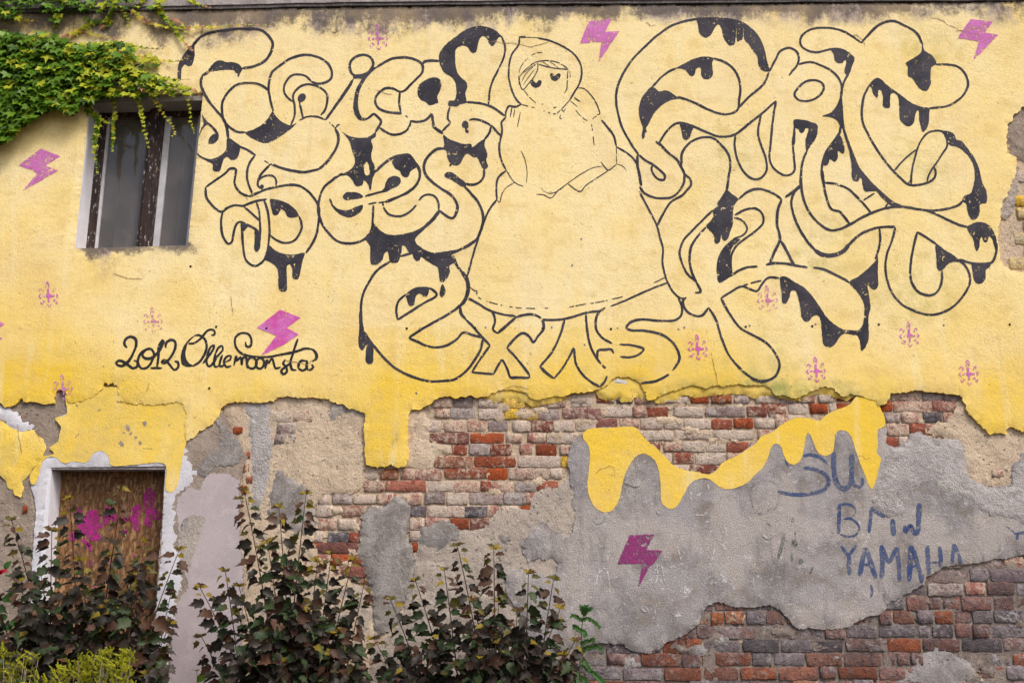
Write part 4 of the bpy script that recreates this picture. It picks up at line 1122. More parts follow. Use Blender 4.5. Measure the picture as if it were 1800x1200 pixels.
FLAKE = (('E', 0, 0, 5.0, 4.2), ('S', 4.0, '-1.5,-4 -1.5,-12.5'), ('S', 2.2, '-5,-19 -3.3,-25 1.5,-18'), ('S', 2.4, '-5.5,-14 -2.5,-18.5 1.2,-14.5'),
         ('S', 3.0, '4.5,0 10.5,0'), ('S', 2.6, '13,-3.5 16,0 13,3'), ('S', 3.2, '-11,.5 -7,.5'), ('S', 2.6, '-14,-3 -17,.5 -13,4.5'), ('S', 2.8, '0,4 .3,11'), ('S', 2.4, '-3,14 1.5,19 4.5,14.5'),
         ('S', 2.2, '-17,-8 -15,-12 -11,-11.5'), ('S', 2.2, '-11.5,-5 -11,-9 -8,-9'), ('S', 2.0, '8,-12.5 12,-13 13,-9.5'), ('S', 1.8, '8,-7 8.8,-10'), ('S', 2.2, '-14,10.5 -13,14 -9,13'), ('S', 2.2, '-10,7 -9,10 -6,10'), ('S', 2.2, '7.5,9 10,6 11,10'), ('S', 2.2, '11.5,12.5 15,12.5 14,9'))
for cx, cyy, sc, mt, lb in ((86, 520, 1.0, 'pink', 'left of the signature, second from the left edge'), (270, 565, 1.0, 'pink_pale', 'above the year'), (112, 683, 1.0, 'pink_pale', 'beside a hole in the plaster edge'), (665, 68, 1.0, 'pink', 'above the dotted letter'),
                        (1350, 528, 1.05, 'pink_pale', 'among the drips of the sloping letter'), (1227, 613, 1.0, 'pink_hot', 'right of the winding hem letter'), (1435, 652, 1.0, 'pink_hot', 'above the plaster edge, lowest on the right half'), (1599, 590, 1.0, 'pink', 'under the hooked letter on the right'), (1703, 657, 1.0, 'pink', 'nearest the right edge')):
    p = Paint(H3, A3, 0.0024)
    for e in FLAKE:
        if e[0] == 'E': p.fill([(cx + sc * e[3] * math.cos(a), cyy + sc * e[4] * math.sin(a)) for a in np.linspace(0, 6.283, 11)[:-1]])
        else:
            q = [(cx + sc * float(a), cyy + sc * float(b)) for a, b in (z.split(',') for z in e[2].split())]
            p.stroke(q, e[1] * sc, rag=0.8)
    p.build('painted_snowflake', [M[mt]], yellow, 'pink stencilled snowflake ' + lb)

# yellow paint run down over the grey coat, and the writing there
DRIP = TOPEDGE.replace('1018,766 ', '') + ' 1544,755 1543,785 1541,795 1548,806 1544,826 1538,849 1533,859 1528,854 1519,831 1506,798 1496,767 1488,758 1475,756 1469,762 1466,783 1463,795 1450,801 1440,797 1432,783 1426,767 1420,760 1417,767 1413,788 1408,806 1397,816 1386,813 1378,800 1373,785 1363,779 1355,788 1348,808 1340,822 1326,835 1315,847 1292,857 1274,859 1259,851 1245,841 1229,841 1214,849 1202,869 1193,885 1180,894 1166,887 1162,876 1161,847 1155,817 1146,804 1133,797 1119,801 1108,815 1098,835 1093,856 1088,878 1076,896 1065,900 1049,894 1038,878 1033,858 1034,835 1037,804 1035,784 1025,770'
p = Paint(H2, A2, 0.0014); p.fill(parse(DRIP), True, 0.5); p.build('yellow_paint_run', [M['yellow3']], grey, 'yellow paint dripping in long tongues over grey plaster')
p = Paint(H2, A2, 0.0014)
p.fill(parse('117,690 200,680 325,690 334,715 329,760 328,778 325,787 319,815 316,835 311,855 304,864 295,864 291,857 290,816 240,816 195,817 192,805 185,795 175,792 165,796 156,809 147,813 135,811 122,811 117,814 107,811 100,804 86,801 95,796 87,787 102,775 104,765 107,750 97,735 117,727'), True, 0.5)
p.fill(parse('86,800 75,810 70,827 66,840 61,851 55,850 52,836 60,822 76,802'), True, .5)
p.build('yellow_paint_run', [M['yellow2']], surround, 'yellow paint run over the plaster above the boarded door')
p = Paint(H2B, 0.0015, 0.0025); p.fill(parse('312,880 332,857 350,860 357,848 365,835 390,832 408,836 421,848 419,857 424,875 421,897 423,950 427,1000 423,1100 417,1430 292,1430 303,1130 312,1060 330,1030 322,1000 316,970 314,930'), True, 2.2, 12); p.build('lilac_paint', [M['lilac']], lil)
p = Paint(H2B, 0.0015, 0.0050); p.fill(parse('318,960 317,930 325,912 337,905 350,907 360,910 355,928 350,942 345,960 337,985 332,1005 325,990'), True, 1.8); p.build('cement_patch', [M['dark_cement']], lil)
p = Paint(H2B, 0.0015, 0.0042); p.fill(parse('380,735 395,745 405,760 420,775 424,795 415,815 395,818 375,822 358,838 350,830 365,800 385,780 388,760'), True, 2.2); p.build('cement_patch', [M['dark_cement']], lil)
def each(lines, name, mat):
    for s in lines:
        q = Paint(H2, A2, 0.0030); q.line(s); q.build(name, [M[mat]], grey)
paint_text(GRAF, H2, A2, [M['blue']], grey, 1.14)
p = Paint(H2, A2, 0.0030); p.line('P Q 400,225 565,218 510,322 618,325 560,410 530,430 455,580 485,410 320,415'); p.build('painted_lightning_bolt', [M['purple']], grey, 'plum sprayed lightning bolt on grey plaster')
each(('F Q 1470,260 1500,255 1510,285 1490,305 1470,290', 'F Q 1515,385 1540,382 1545,410 1520,418', 'F Q 1465,118 1485,112 1490,135 1468,138', 'S Q 6 1420,215 1400,300 1375,390', 'S Q 4 1490,200 1495,260', 'S Q 4 1300,135 1340,175', 'S Q 5 1470,340 1470,400', 'S Q 4 1590,480 1610,430'), 'paint_smear', 'green_smear')
each(('C V 3 1420,950 1430,870 1500,820 1580,825 1630,860 1640,960 1610,1040 1540,1080 1460,1060', 'S V 3 1160,1000 1200,945 1260,935 1310,960', 'S Q 3 1200,60 1260,85 1320,60 1360,30'), 'paint_smear', 'smudge')
each(('S Q 2 185,590 190,490 240,445 262,500 270,610', 'S Q 2 20,690 45,640 75,680', 'S Q 2.4 530,550 560,470 585,430', 'S Q 2 580,420 585,480 565,570', 'S Q 1.6 610,420 635,540', 'S Q 1.8 715,300 740,390', 'S Q 2 960,310 940,395', 'F Q 725,560 760,550 790,580 815,570 800,600 770,620 740,605', 'F Q 1005,470 1030,460 1035,540 1000,530', 'S Q 3 1070,550 1090,580', 'S Q 1.4 965,140 955,220 960,300', 'S Q 1.4 820,95 880,92 920,88', 'S Q 1.5 1215,460 1220,575', 'F Q 600,75 610,60 620,85 605,95', 'S V 4 1090,850 1095,890', 'S V 4 955,910 950,970'), 'chalk_scratch', 'chalk')
for s_ in ('F U 878,350 905,345 918,370 905,392 885,385', 'F U 1000,325 1025,310 1037,330 1020,350', 'F U 835,470 855,452 880,475 872,500 845,495', 'F U 940,430 958,420 962,440 945,448', 'F U 970,470 990,462 1005,480 985,490', 'F U 915,400 928,395 930,410 918,414', 'F U 1180,345 1192,340 1194,352 1182,356', 'F U 1345,322 1362,318 1365,335 1350,340', 'F U 690,240 712,225 718,245 700,250', 'F U 530,205 545,200 548,218 534,220', 'F U 860,398 880,392 875,408'):
    q = Paint(H2, A2, 0.0030); q.fill([(float(a) / 4 + random.uniform(-1.5, 1.5), 660 + float(b) / 4 + random.uniform(-1.5, 1.5)) for a, b in (z.split(',') for z in s_.split()[2:])], False, 1.3); q.build('plaster_scar', [M['brown_cement']], surround)
each(('F Q 1280,230 1320,205 1368,205 1350,235 1305,252', 'F Q 575,70 590,55 612,60 618,85 595,95', 'F Q 470,700 500,690 525,715 500,735', 'F Q 160,120 200,105 240,125 210,150 180,150', 'F V 430,830 500,815 560,810 560,845 520,870 470,850'), 'plaster_scar', 'cement2')
# ------------------------------------------------------------------ bricks, one by one
BT = {'3': (680, 660, 4.287), '4': (1000, 660, 4.445), '5': (1340, 660, 3.913), '2': (330, 680, 4.0), '6': (320, 860, 3.53)}
ROWS = '''
3 168,240 345-490p 500-650g 690-835w 875-1035y 1045-1140y 1145-1200p 1210-1350p 1390-1540w
3 248,325 365-475p 480-665g 690-870w 885-985y 990-1140y 1142-1295g 1325-1615p
3 340,418 165-235r 260-405w 437-590p 610-745p 765-910g 950-1080w 1095-1250d 1262-1415w 1425-1575w
3 430,508 318-625d 630-880r 900-1015p 1060-1195p 1210-1440w
3 515,597 490-605d 625-775g 780-938d 1000-1095p 1122-1280r 1305-1395p
3 605,688 360-650b 662-975r 990-1305w 1312-1400y
3 695,778 -20-85b 110-410p 435-750r 755-910r 915-1225p 1230-1320w
3 795,875 -10-295r 315-505w 513-700p 708-785d 793-950p 968-1125g 1130-1290r
3 882,968 -10-50w 140-260p 287-437g 455-607w 622-880g 885-1045g 1050-1110p
3 980,1062 180-297k 312-587w 590-750k 755-850p 860-990w 1010-1100r
3 1072,1155 175-280w 288-470p 480-620r 628-770d 780-860p
4 155,215 20-170w 215-355d 375-500k 520-640p 700-930w 950-1095r 1115-1275b 1290-1410g 1460-1610w 1650-1770g
4 240,320 285-495w 500-605p 615-770r 820-1050w 1070-1220g 1228-1380g 1395-1545d 1560-1695p
4 335,412 218-375d 400-550p 565-735w 740-890w 905-1110w 1117-1275d 1288-1440r 1455-1610w 1615-1720p
4 425,500 450-580p 590-815w 825-1140w 1148-1440w 1480-1600p
4 515,592 630-715d 745-880p 888-1060w 1070-1228w 1235-1410r 1420-1500p
4 605,690 700-805w 815-980d 995-1230w 1235-1350p
4 700,765 800-940w 950-1165d
5 190,262 0-30d 42-162d 182-310w 328-450r 460-510w 515-600r
5 130,182 240-360p 390-490w 510-640r
5 272,345 0-80w 90-160p 170-280w
5 175,247 805-892r 905-1170p 1175-1345p
5 112,168 890-1080p 1100-1240g 1250-1370g
5 250,322 845-940g 960-1080p 1112-1238k 1250-1333p
5 330,410 860-1010p 1015-1122d 1130-1200p 1210-1290w
5 420,490 850-930d 940-1010w
2 165,245 600-730w 740-875p
2 252,325 625-755g
2 335,398 610-755g
2 282,330 320-385r
2 210,240 1085-1150d
2 585,650 1245-1330w 1355-1480b 1500-1600p
2 665,740 1245-1380p
2 755,822 920-1000w 1020-1155g 1165-1320w 1330-1470p
2 838,912 905-1020w 1085-1270p 1280-1400w
2 925,1000 920-1045p 1055-1180w 1195-1260p 1560-1660p 1670-1760w
2 1015,1088 830-950w 985-1130k 1135-1215d 1560-1690w 1700-1790p
2 1095,1165 865-905r 910-1195d 1575-1630r
6 405,470 640-760r 765-905r 920-1040r 1060-1125b
6 478,545 560-690w 700-840w 850-980p 990-1145d
6 330,392 800-835r
6 130,225 470-540b
6 420,470 365-410r 410-500b
6 550,615 620-740p 760-900g 920-1010w 1020-1160p
'''
def brick_mesh(v):
    """rounded, chipped unit brick: x -.5...5, z -.5...5, front at y=0 going back to y=1"""
    r = random.Random(100 + v)
    n_long, n_short = 6, 2
    ring = []
    for i in range(n_long): ring.append((-.5 + i / n_long, -.5))
    for i in range(n_short): ring.append((.5, -.5 + i / n_short))
    for i in range(n_long): ring.append((.5 - i / n_long, .5))
    for i in range(n_short): ring.append((-.5, .5 - i / n_short))
    def jit(p, a): return (p[0] + r.uniform(-a, a) * .35, p[1] + r.uniform(-a, a))
    cham = lambda p, k: (p[0] * k if abs(p[0]) > .49 and abs(p[1]) > .49 else p[0], p[1] * k if abs(p[0]) > .49 and abs(p[1]) > .49 else p[1])
    outer = [jit(cham(p, r.uniform(.94, .995)), .06) for p in ring]
    n = len(outer)
    verts = [(x, 1.0, z) for x, z in outer] + [(x, r.uniform(.05, .30), z) for x, z in outer]
    inner = [(x * r.uniform(.965, .99), z * r.uniform(.86, .97)) for x, z in outer]
    verts += [(x, r.uniform(-.08, .14), z) for x, z in inner]
    c0 = len(verts)
    for q in (-.28, 0, .28): verts.append((q, r.uniform(-.16, .22), r.uniform(-.15, .15)))
    f = []
    for i in range(n):
        j = (i + 1) % n
        f.append((i, j, n + j, n + i)); f.append((n + i, n + j, 2 * n + j, 2 * n + i))
    # cap
    def near(i):
        x = inner[i][0]; return c0 + (0 if x < -.16 else (2 if x > .16 else 1))
    for i in range(n):
        j = (i + 1) % n; a, b = near(i), near(j)
        f.append((2 * n + i, 2 * n + j, b) if a == b else (2 * n + i, 2 * n + j, b, a))
    m = bpy.data.meshes.new('brick')
    m.from_pydata(verts, [], f)
    bm = bmesh.new(); bm.from_mesh(m); bmesh.ops.recalc_face_normals(bm, faces=bm.faces[:])
    bm.normal_update(); bm.to_mesh(m); bm.free()
    m.polygons.foreach_set('use_smooth', [True] * len(m.polygons))
    return m
BM = [brick_mesh(i) for i in range(22)]
BMC = {}
bricks = []
def brick(px0, px1, py0, py1, c, h=None):
    """a brick between pixel columns px0..px1 and rows py0..py1"""
    if h is None: h = random.uniform(-0.002, 0.0045) if py0 < 985 else random.uniform(-0.004, 0.010)
    a = W(px0, (py0 + py1) / 2, h); b = W(px1, (py0 + py1) / 2, h); t = W((px0 + px1) / 2, py0, h); d = W((px0 + px1) / 2, py1, h)
    v = random.randrange(len(BM)); key = (v, c)
    if key not in BMC:
        m = BM[v].copy(); m.materials.append(BR[c]); BMC[key] = m
    bricks.append((abs(b.x - a.x) * abs(t.z - d.z), key, (a + b) / 2, (abs(b.x - a.x), 0.028, abs(t.z - d.z)), random.uniform(-.022, .022) + random.choice((0, math.pi))))
slope = {'3': 0.0, '4': 0.0, '5': 0.0}
for s in ROWS.strip().splitlines():
    t, yy, *items = s.split()
    x0, y0, k = BT[t]
    ya, yb = (y0 + float(q) / k for q in yy.split(','))
    for it in items:
        c = it[-1]; body = it[:-1]
        neg = body.startswith('-'); body = body.lstrip('-')
        p, q = body.split('-'); p = -float(p) if neg else float(p); q = float(q)
        dy = random.uniform(-.9, .9)
        on_render = (t == '2' and ya < 790 and x0 + q / k < 560)
        brick(x0 + p / k - random.uniform(0, .8), x0 + q / k + random.uniform(0, .8), ya + dy - random.uniform(-.6, 1), yb + dy + random.uniform(-.6, 1), c, 0.011 if on_render else None)
# lower right: long damp courses
LOWR = parse(GREY)
grey_poly = LOWR
def course(y_at, slope_, x_from, x_to, height, colours, seed, accept):
    r = random.Random(seed)
    x = x_from + r.uniform(-40, 0)
    while x < x_to:
        L = r.choice((29, 32, 35, 36, 63, 68, 60, 46, 52, 22)) * (height / 20.0) * .93
        yc = y_at + slope_ * (x + L / 2 - 1400) + r.uniform(-1.6, 1.6)
        if accept(x, x + L, yc): brick(x + .9, x + L - .9, yc - height / 2 + r.uniform(-1, 1.2), yc + height / 2 + r.uniform(-1.2, 1), r.choice(colours))
        x += L + r.uniform(1.0, 3.4)
def acc_low(x0, x1, y):
    xs_ = np.array([x0, x0 + (x1 - x0) * .25, (x0 + x1) / 2, x1 - (x1 - x0) * .25, x1])
    ins = inside(np.repeat(xs_, 3), np.tile([y - 9, y, y + 9], 5), grey_poly)
    if ins.all(): return False
    if 1615 < (x0 + x1) / 2 < 1712 and y > 1145: return False
    if x1 < 1050 and y < 1128: return False
    return True
y = 988.0; k = 0
while y < 1290:
    course(y, -0.004, 640 if y > 1125 else 1050, 1990, 22.3, 'DDDGGRDRGRDkGRbD' if y > 1060 else 'pgGRGgD', 300 + k, acc_low)
    y += 24.4; k += 1
# right upper hole and a few under the left coats
for k, y in enumerate(np.arange(200, 490, 22.0)):
    course(y, -0.002, 1768 if y < 330 else 1758, 1950, 19.8, 'YYYYYyw', 700 + k, lambda x0, x1, yy: bool(inside([x0 + 12], [yy], RHOLE)[0]))
for x, y, w, c in ((430, 800, 10, 'd'), (427, 822, 11, 'b'), (432, 843, 12, 'd'), (424, 860, 10, 'r'), (40, 895, 8, 'r'), (1743, 832, 22, 'p'), (36, 737, 12, 'd')):
    brick(x, x + w, y - 7, y + 7, c, 0.009)
bricks.sort(key=lambda b: -b[0])
for i, (ar, key, loc, sc, rot) in enumerate(bricks):
    if i < 300:
        o = link('brick', BMC[key], None, house)
        o.location = loc; o.scale = sc; o.rotation_euler = (0, rot, 0)
rest = bricks[300:]
if rest:
    V, F, FM, mats = [], [], [], []
    for ar, key, loc, sc, rot in rest:
        m = BMC[key]; b = len(V)
        mt = Matrix.Translation(loc) @ Matrix.Rotation(rot, 4, 'Y') @ Matrix.Diagonal((*sc, 1))
        if BR[key[1]] not in mats: mats.append(BR[key[1]])
        V += [mt @ v.co for v in m.vertices]
        for p in m.polygons: F.append(tuple(b + i for i in p.vertices)); FM.append(mats.index(BR[key[1]]))
    o = link('small_bricks', mesh_from('small_bricks', V, F, True, mats, FM), None, house); o['kind'] = 'stuff'
print('bricks', len(bricks))

# ------------------------------------------------------------------ window
def quad_frame(poly, h):
    """corner world points TL TR BR BL of an opening"""
    return [W(p[0], p[1], h) for p in poly]
wq = quad_frame(WIN, H3)
def uv(u, v, y):
    """u left to right, v bottom to top in the window opening, at depth y behind the street face"""
    tl, tr, br, bl = wq
    p = (bl * (1 - u) + br * u) * (1 - v) + (tl * (1 - u) + tr * u) * v
    return Vector((p.x, y, p.z))
def ubox(bm, u0, u1, v0, v1, y0, y1):
    c = [uv(u, v, y) for y in (y0, y1) for u, v in ((u0, v0), (u1, v0), (u1, v1), (u0, v1))]
    vs = [bm.verts.new(p) for p in c]
    for q in ((0, 1, 2, 3), (7, 6, 5, 4), (0, 4, 5, 1), (1, 5, 6, 2), (2, 6, 7, 3), (3, 7, 4, 0)):
        bm.faces.new([vs[i] for i in q])
def uobj(name, boxes, mat, parent, bevel=0.0):
    bm = bmesh.new()
    for b in boxes: ubox(bm, *b)
    bmesh.ops.recalc_face_normals(bm, faces=bm.faces[:])
    if bevel: bmesh.ops.bevel(bm, geom=bm.edges[:], offset=bevel, segments=1, affect='EDGES')
    m = bpy.data.meshes.new(name); bm.to_mesh(m); bm.free()
    return link(name, m, mat, parent)
def m_peeling(name):
    nb = NB(name)
    p = nb.pos((1.0, 1.0, 0.16)); n1 = nb.noise(34, 6, 0.7, p); n2 = nb.noise(60, 4, 0.7, nb.pos((1, 1, .35)))
    c = nb.mix(nb.step(n1, 0.35, 0.6), (0.018, 0.011, 0.011), (0.045, 0.028, 0.024))
    c = nb.mix(nb.step(n2, 0.60, 0.66), c, (0.50, 0.46, 0.44))
    c = nb.mix(nb.step(nb.noise(12, 5, .7, p), 0.62, 0.68, 0, .8), c, (0.36, 0.26, 0.19))
    nb.base(c); nb.bump(nb.math('ADD', n1, n2), 0.004, 1.0); nb.rough(0.7)
    return nb.m
M['peel'] = m_peeling('peeling_dark_wood')
M['reveal'] = m_plaster('white_reveal', (0.74, 0.73, 0.78), (0.68, 0.67, 0.72), (0.78, 0.77, 0.81), (0.35, 0.33, 0.34), 0.06, 0.003, 3, 0.08)
M['lintel'] = m_plaster('grey_lintel', (0.33, 0.30, 0.29), (0.27, 0.245, 0.235), (0.40, 0.37, 0.35), (0.2, 0.18, 0.17), 0.3, 0.006, 6, 0.18)
M['sash'] = m_simple('pale_sash_paint', (0.50, 0.50, 0.53), 0.6, 0.12, 14, 0.001)
M['curtain'] = m_simple('grey_window_blind', (0.19, 0.178, 0.172), 0.9, 0.10, 5, 0)
M['curtain2'] = m_simple('brown_window_blind', (0.36, 0.305, 0.285), 0.9, 0.10, 5, 0)
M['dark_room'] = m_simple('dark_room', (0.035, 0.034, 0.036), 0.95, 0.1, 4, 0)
def m_glass(name):
    nb = NB(name)
    nb.base((0.8, 0.82, 0.82)); nb.rough(0.04)
    nb.b.inputs['Specular IOR Level'].default_value = 0.5
    t = nb.n('ShaderNodeBsdfTransparent'); t.inputs[0].default_value = (0.72, 0.74, 0.74, 1)
    gl = nb.n('ShaderNodeBsdfGlossy'); gl.inputs['Roughness'].default_value = 0.03
    fr = nb.n('ShaderNodeFresnel'); fr.inputs[0].default_value = 1.5
    dirt = nb.n('ShaderNodeBsdfDiffuse'); dirt.inputs[0].default_value = (0.37, 0.32, 0.29, 1)
    m0 = nb.n('ShaderNodeMixShader'); nb.set(m0.inputs[0], nb.step(nb.noise(3, 5, .7), 0.3, 0.8, 0.16, 0.40))
    m1 = nb.n('ShaderNodeMixShader'); nb.t.links.new(fr.outputs[0], m1.inputs[0])
    nb.t.links.new(t.outputs[0], m0.inputs[1]); nb.t.links.new(dirt.outputs[0], m0.inputs[2])
    nb.t.links.new(m0.outputs[0], m1.inputs[1]); nb.t.links.new(gl.outputs[0], m1.inputs[2])
    nb.t.links.new(m1.outputs[0], nb.t.nodes['Material Output'].inputs[0])
    return nb.m
M['glass'] = m_glass('dusty_window_glass')
win = empty('window', uv(.5, 0, 0), house); win.location = (0, 0, 0)
DW = 0.155      # frame sits this deep
uobj('reveal', [(-0.03, 0.003, -0.01, 1.01, -H3 + 0.012, 0.25)], M['reveal'], win)
uobj('reveal', [(0.997, 1.03, -0.01, 1.01, -H3 + 0.012, 0.25)], M['reveal'], win)
uobj('lintel', [(-0.03, 1.03, 0.955, 1.02, -H3 + 0.016, 0.252)], M['lintel'], win)
uobj('sill', [(-0.02, 1.02, -0.03, 0.004, -H3 + 0.010, 0.254)], M['soot_edge'], win, 0.004)
uobj('frame', [(-0.01, 0.075, 0.0, 0.98, DW, DW + .06), (0.925, 1.02, 0.0, 0.98, DW, DW + .06), (0.075, 0.925, 0.925, 0.97, DW, DW + .055), (0.075, 0.925, -0.01, 0.035, DW, DW + .06)], M['peel'], win, 0.004)
uobj('mullion', [(0.475, 0.60, 0.02, 0.955, DW - .045, DW + .05), (0.505, 0.565, 0.02, 0.955, DW - .062, DW - .04)], M['peel'], win, 0.005)
s1 = uobj('sash', [(0.075, 0.098, 0.035, 0.925, DW + .012, DW + .05), (0.465, 0.476, 0.035, 0.925, DW + .012, DW + .05), (0.105, 0.45, 0.035, 0.055, DW + .012, DW + .05)], M['sash'], win)
s2 = uobj('sash', [(0.600, 0.655, 0.035, 0.925, DW + .012, DW + .05), (0.90, 0.926, 0.035, 0.925, DW + .012, DW + .05), (0.655, 0.90, 0.035, 0.055, DW + .012, DW + .05)], M['sash'], win)
uobj('pane', [(0.10, 0.455, 0.05, 0.93, DW + .028, DW + .032)], M['glass'], win)
uobj('pane', [(0.65, 0.905, 0.05, 0.93, DW + .028, DW + .032)], M['glass'], win)
uobj('blind', [(0.19, 0.62, -0.02, 0.95, DW + .11, DW + .115)], M['curtain'], win)
uobj('blind', [(0.755, 1.1, -0.02, 0.95, DW + .115, DW + .12)], M['curtain2'], win)
# unlit room behind the panes
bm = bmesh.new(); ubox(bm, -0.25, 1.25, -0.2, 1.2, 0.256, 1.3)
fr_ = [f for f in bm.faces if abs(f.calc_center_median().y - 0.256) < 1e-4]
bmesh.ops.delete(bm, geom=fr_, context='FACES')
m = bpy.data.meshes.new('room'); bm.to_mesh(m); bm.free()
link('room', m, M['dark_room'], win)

# ------------------------------------------------------------------ boarded doorway
def m_osb(name):
    nb = NB(name)
    cols = [((0.25, 0.125, 0.052), (0.125, 0.060, 0.028)), ((0.40, 0.235, 0.115), (0.075, 0.036, 0.018))]
    p1 = nb.pos((.35, 1, 1.0)); 
    mp = nb.n('ShaderNodeMapping'); nb.t.links.new(nb.pos(), mp.inputs[0]); mp.inputs['Rotation'].default_value = (0, 0.7, 0); mp.inputs['Scale'].default_value = (1, 1, .3)
    mp2 = nb.n('ShaderNodeMapping'); nb.t.links.new(nb.pos(), mp2.inputs[0]); mp2.inputs['Rotation'].default_value = (0, -0.9, 0); mp2.inputs['Scale'].default_value = (1, 1, .3)
    a = nb.noise(46, 3, .6, mp.outputs[0]); b = nb.noise(52, 3, .6, mp2.outputs[0]); d = nb.noise(40, 3, .6, p1)
    c = nb.mix(nb.step(a, .40, .60), cols[0][0], cols[0][1])
    c = nb.mix(nb.step(b, .53, .60, 0, .8), c, cols[1][0])
    c = nb.mix(nb.step(d, .57, .63, 0, .75), c, cols[1][1])
    c = nb.mix(nb.step(nb.noise(2.2, 5), .45, .7, 0, .5), c, (0.10, 0.048, 0.022))
    nb.base(c); nb.bump(nb.math('ADD', a, b), 0.004, .8); nb.rough(.75)
    return nb.m
M['osb'] = m_osb('strand_board')
door = empty('boarded_door', (0, 0, 0), house)
DD = 0.15
dl, dr = W(87, 821, H3), W(291, 819, H3)
def dbox(name, x0, x1, z0, z1, y0, y1, mat, shear=True, bevel=0.0):
    bm = bmesh.new()
    bl_, br_ = W(50, 1420, H2), W(262, 1420, H2)
    def pt(u, z, y):
        t = (dl.z - z) / (dl.z - bl_.z)
        xa = dl.x + (bl_.x - dl.x) * t; xb = dr.x + (br_.x - dr.x) * t
        return (xa + (xb - xa) * u, y, z)
    vs = [bm.verts.new(pt(u, z, y)) for y in (y0, y1) for u, z in ((x0, z0), (x1, z0), (x1, z1), (x0, z1))]
    for q in ((0, 1, 2, 3), (7, 6, 5, 4), (0, 4, 5, 1), (1, 5, 6, 2), (2, 6, 7, 3), (3, 7, 4, 0)): bm.faces.new([vs[i] for i in q])
    bmesh.ops.recalc_face_normals(bm, faces=bm.faces[:])
    if bevel: bmesh.ops.bevel(bm, geom=bm.edges[:], offset=bevel, segments=1, affect='EDGES')
    m = bpy.data.meshes.new(name); bm.to_mesh(m); bm.free()
    return link(name, m, mat, door)
zt = dl.z
dbox('reveal', -0.06, 0.004, -0.02, zt + .02, -H2 + 0.010, 0.25, M['reveal'])
dbox('reveal', 0.996, 1.06, -0.02, zt + .02, -H2 + 0.010, 0.25, M['reveal'])
dbox('lintel', -0.06, 1.06, zt - 0.012, zt + .05, -H2 + 0.012, 0.252, M['lintel'])
board = dbox('board', -0.02, 1.02, -0.02, zt + 0.01, DD, DD + 0.02, M['osb'])
# magenta spray on the board
for s_ in ('F U 530,1010 550,985 590,990 610,955 650,945 695,950 700,1000 745,985 770,1030 740,1060 700,1070 695,1110 730,1145 690,1160 630,1155 590,1110 560,1080', 'F U 1010,860 1050,785 1090,820 1085,900 1100,945 1140,975 1128,1015 1085,1005 1065,1058 1020,1050 1025,960', 'F U 930,930 980,905 1000,960 980,1000 985,1090 945,1085 925,1020 890,1015 870,975 925,965', 'F U 850,975 905,985 915,1015 865,1020', 'F U 740,920 805,950 830,1005 765,995', 'F U 515,935 565,925 575,965 535,980',
          'S U 8 580,1150 620,1190 640,1230', 'S U 8 855,1105 895,1090', 'S N 7 560,430 570,470', 'S N 8 690,440 700,490 680,520', 'S N 7 830,400 850,440', 'S N 8 820,540 860,570 885,560', 'S N 6 590,600 610,640', 'S N 7 840,640 850,660', 'F N 435,280 475,255 470,315 440,315', 'S N 7 540,330 560,350', 'S N 8 780,250 765,270', 'S N 6 640,160 700,180 720,240'):
    p = Paint(-DD, 0.0, 0.003); p.line(s_); p.build('spray_paint', [M['magenta']], board)
# ------------------------------------------------------------------ plants
LEAF_IVY = [(0, -1.0), (.13, -.55), (.26, -.42), (.62, -.52), (.48, -.18), (.52, .10), (.30, .22), (.10, .16), (0, .10), (-.10, .16), (-.30, .22), (-.52, .10), (-.48, -.18), (-.62, -.52), (-.26, -.42), (-.13, -.55)]
LEAF_NINE = [(0, -1.0), (.08, -.80), (.17, -.76), (.16, -.56), (.38, -.60), (.31, -.36), (.36, -.18), (.22, -.02), (.08, .03), (0, .02), (-.08, .03), (-.22, -.02), (-.36, -.18), (-.31, -.36), (-.38, -.60), (-.16, -.56), (-.17, -.76), (-.08, -.80)]
LEAF_OVAL = [(0, -1.0), (.16, -.8), (.27, -.55), (.28, -.3), (.18, -.08), (0, 0), (-.18, -.08), (-.28, -.3), (-.27, -.55), (-.16, -.8)]
def toothed(outline, amt):
    out = []
    n = len(outline)
    for i in range(n):
        a, b = outline[i], outline[(i + 1) % n]
        out.append(a)
        if a[1] < .05 and b[1] < .05:
            mx, mz = a[0] * .55 + b[0] * .45, a[1] * .55 + b[1] * .45
            k = 1 + amt * (1 if i % 2 else -1)
            out.append((mx * k, mz))
    return out
LEAF_NINE = toothed(LEAF_NINE, .16)
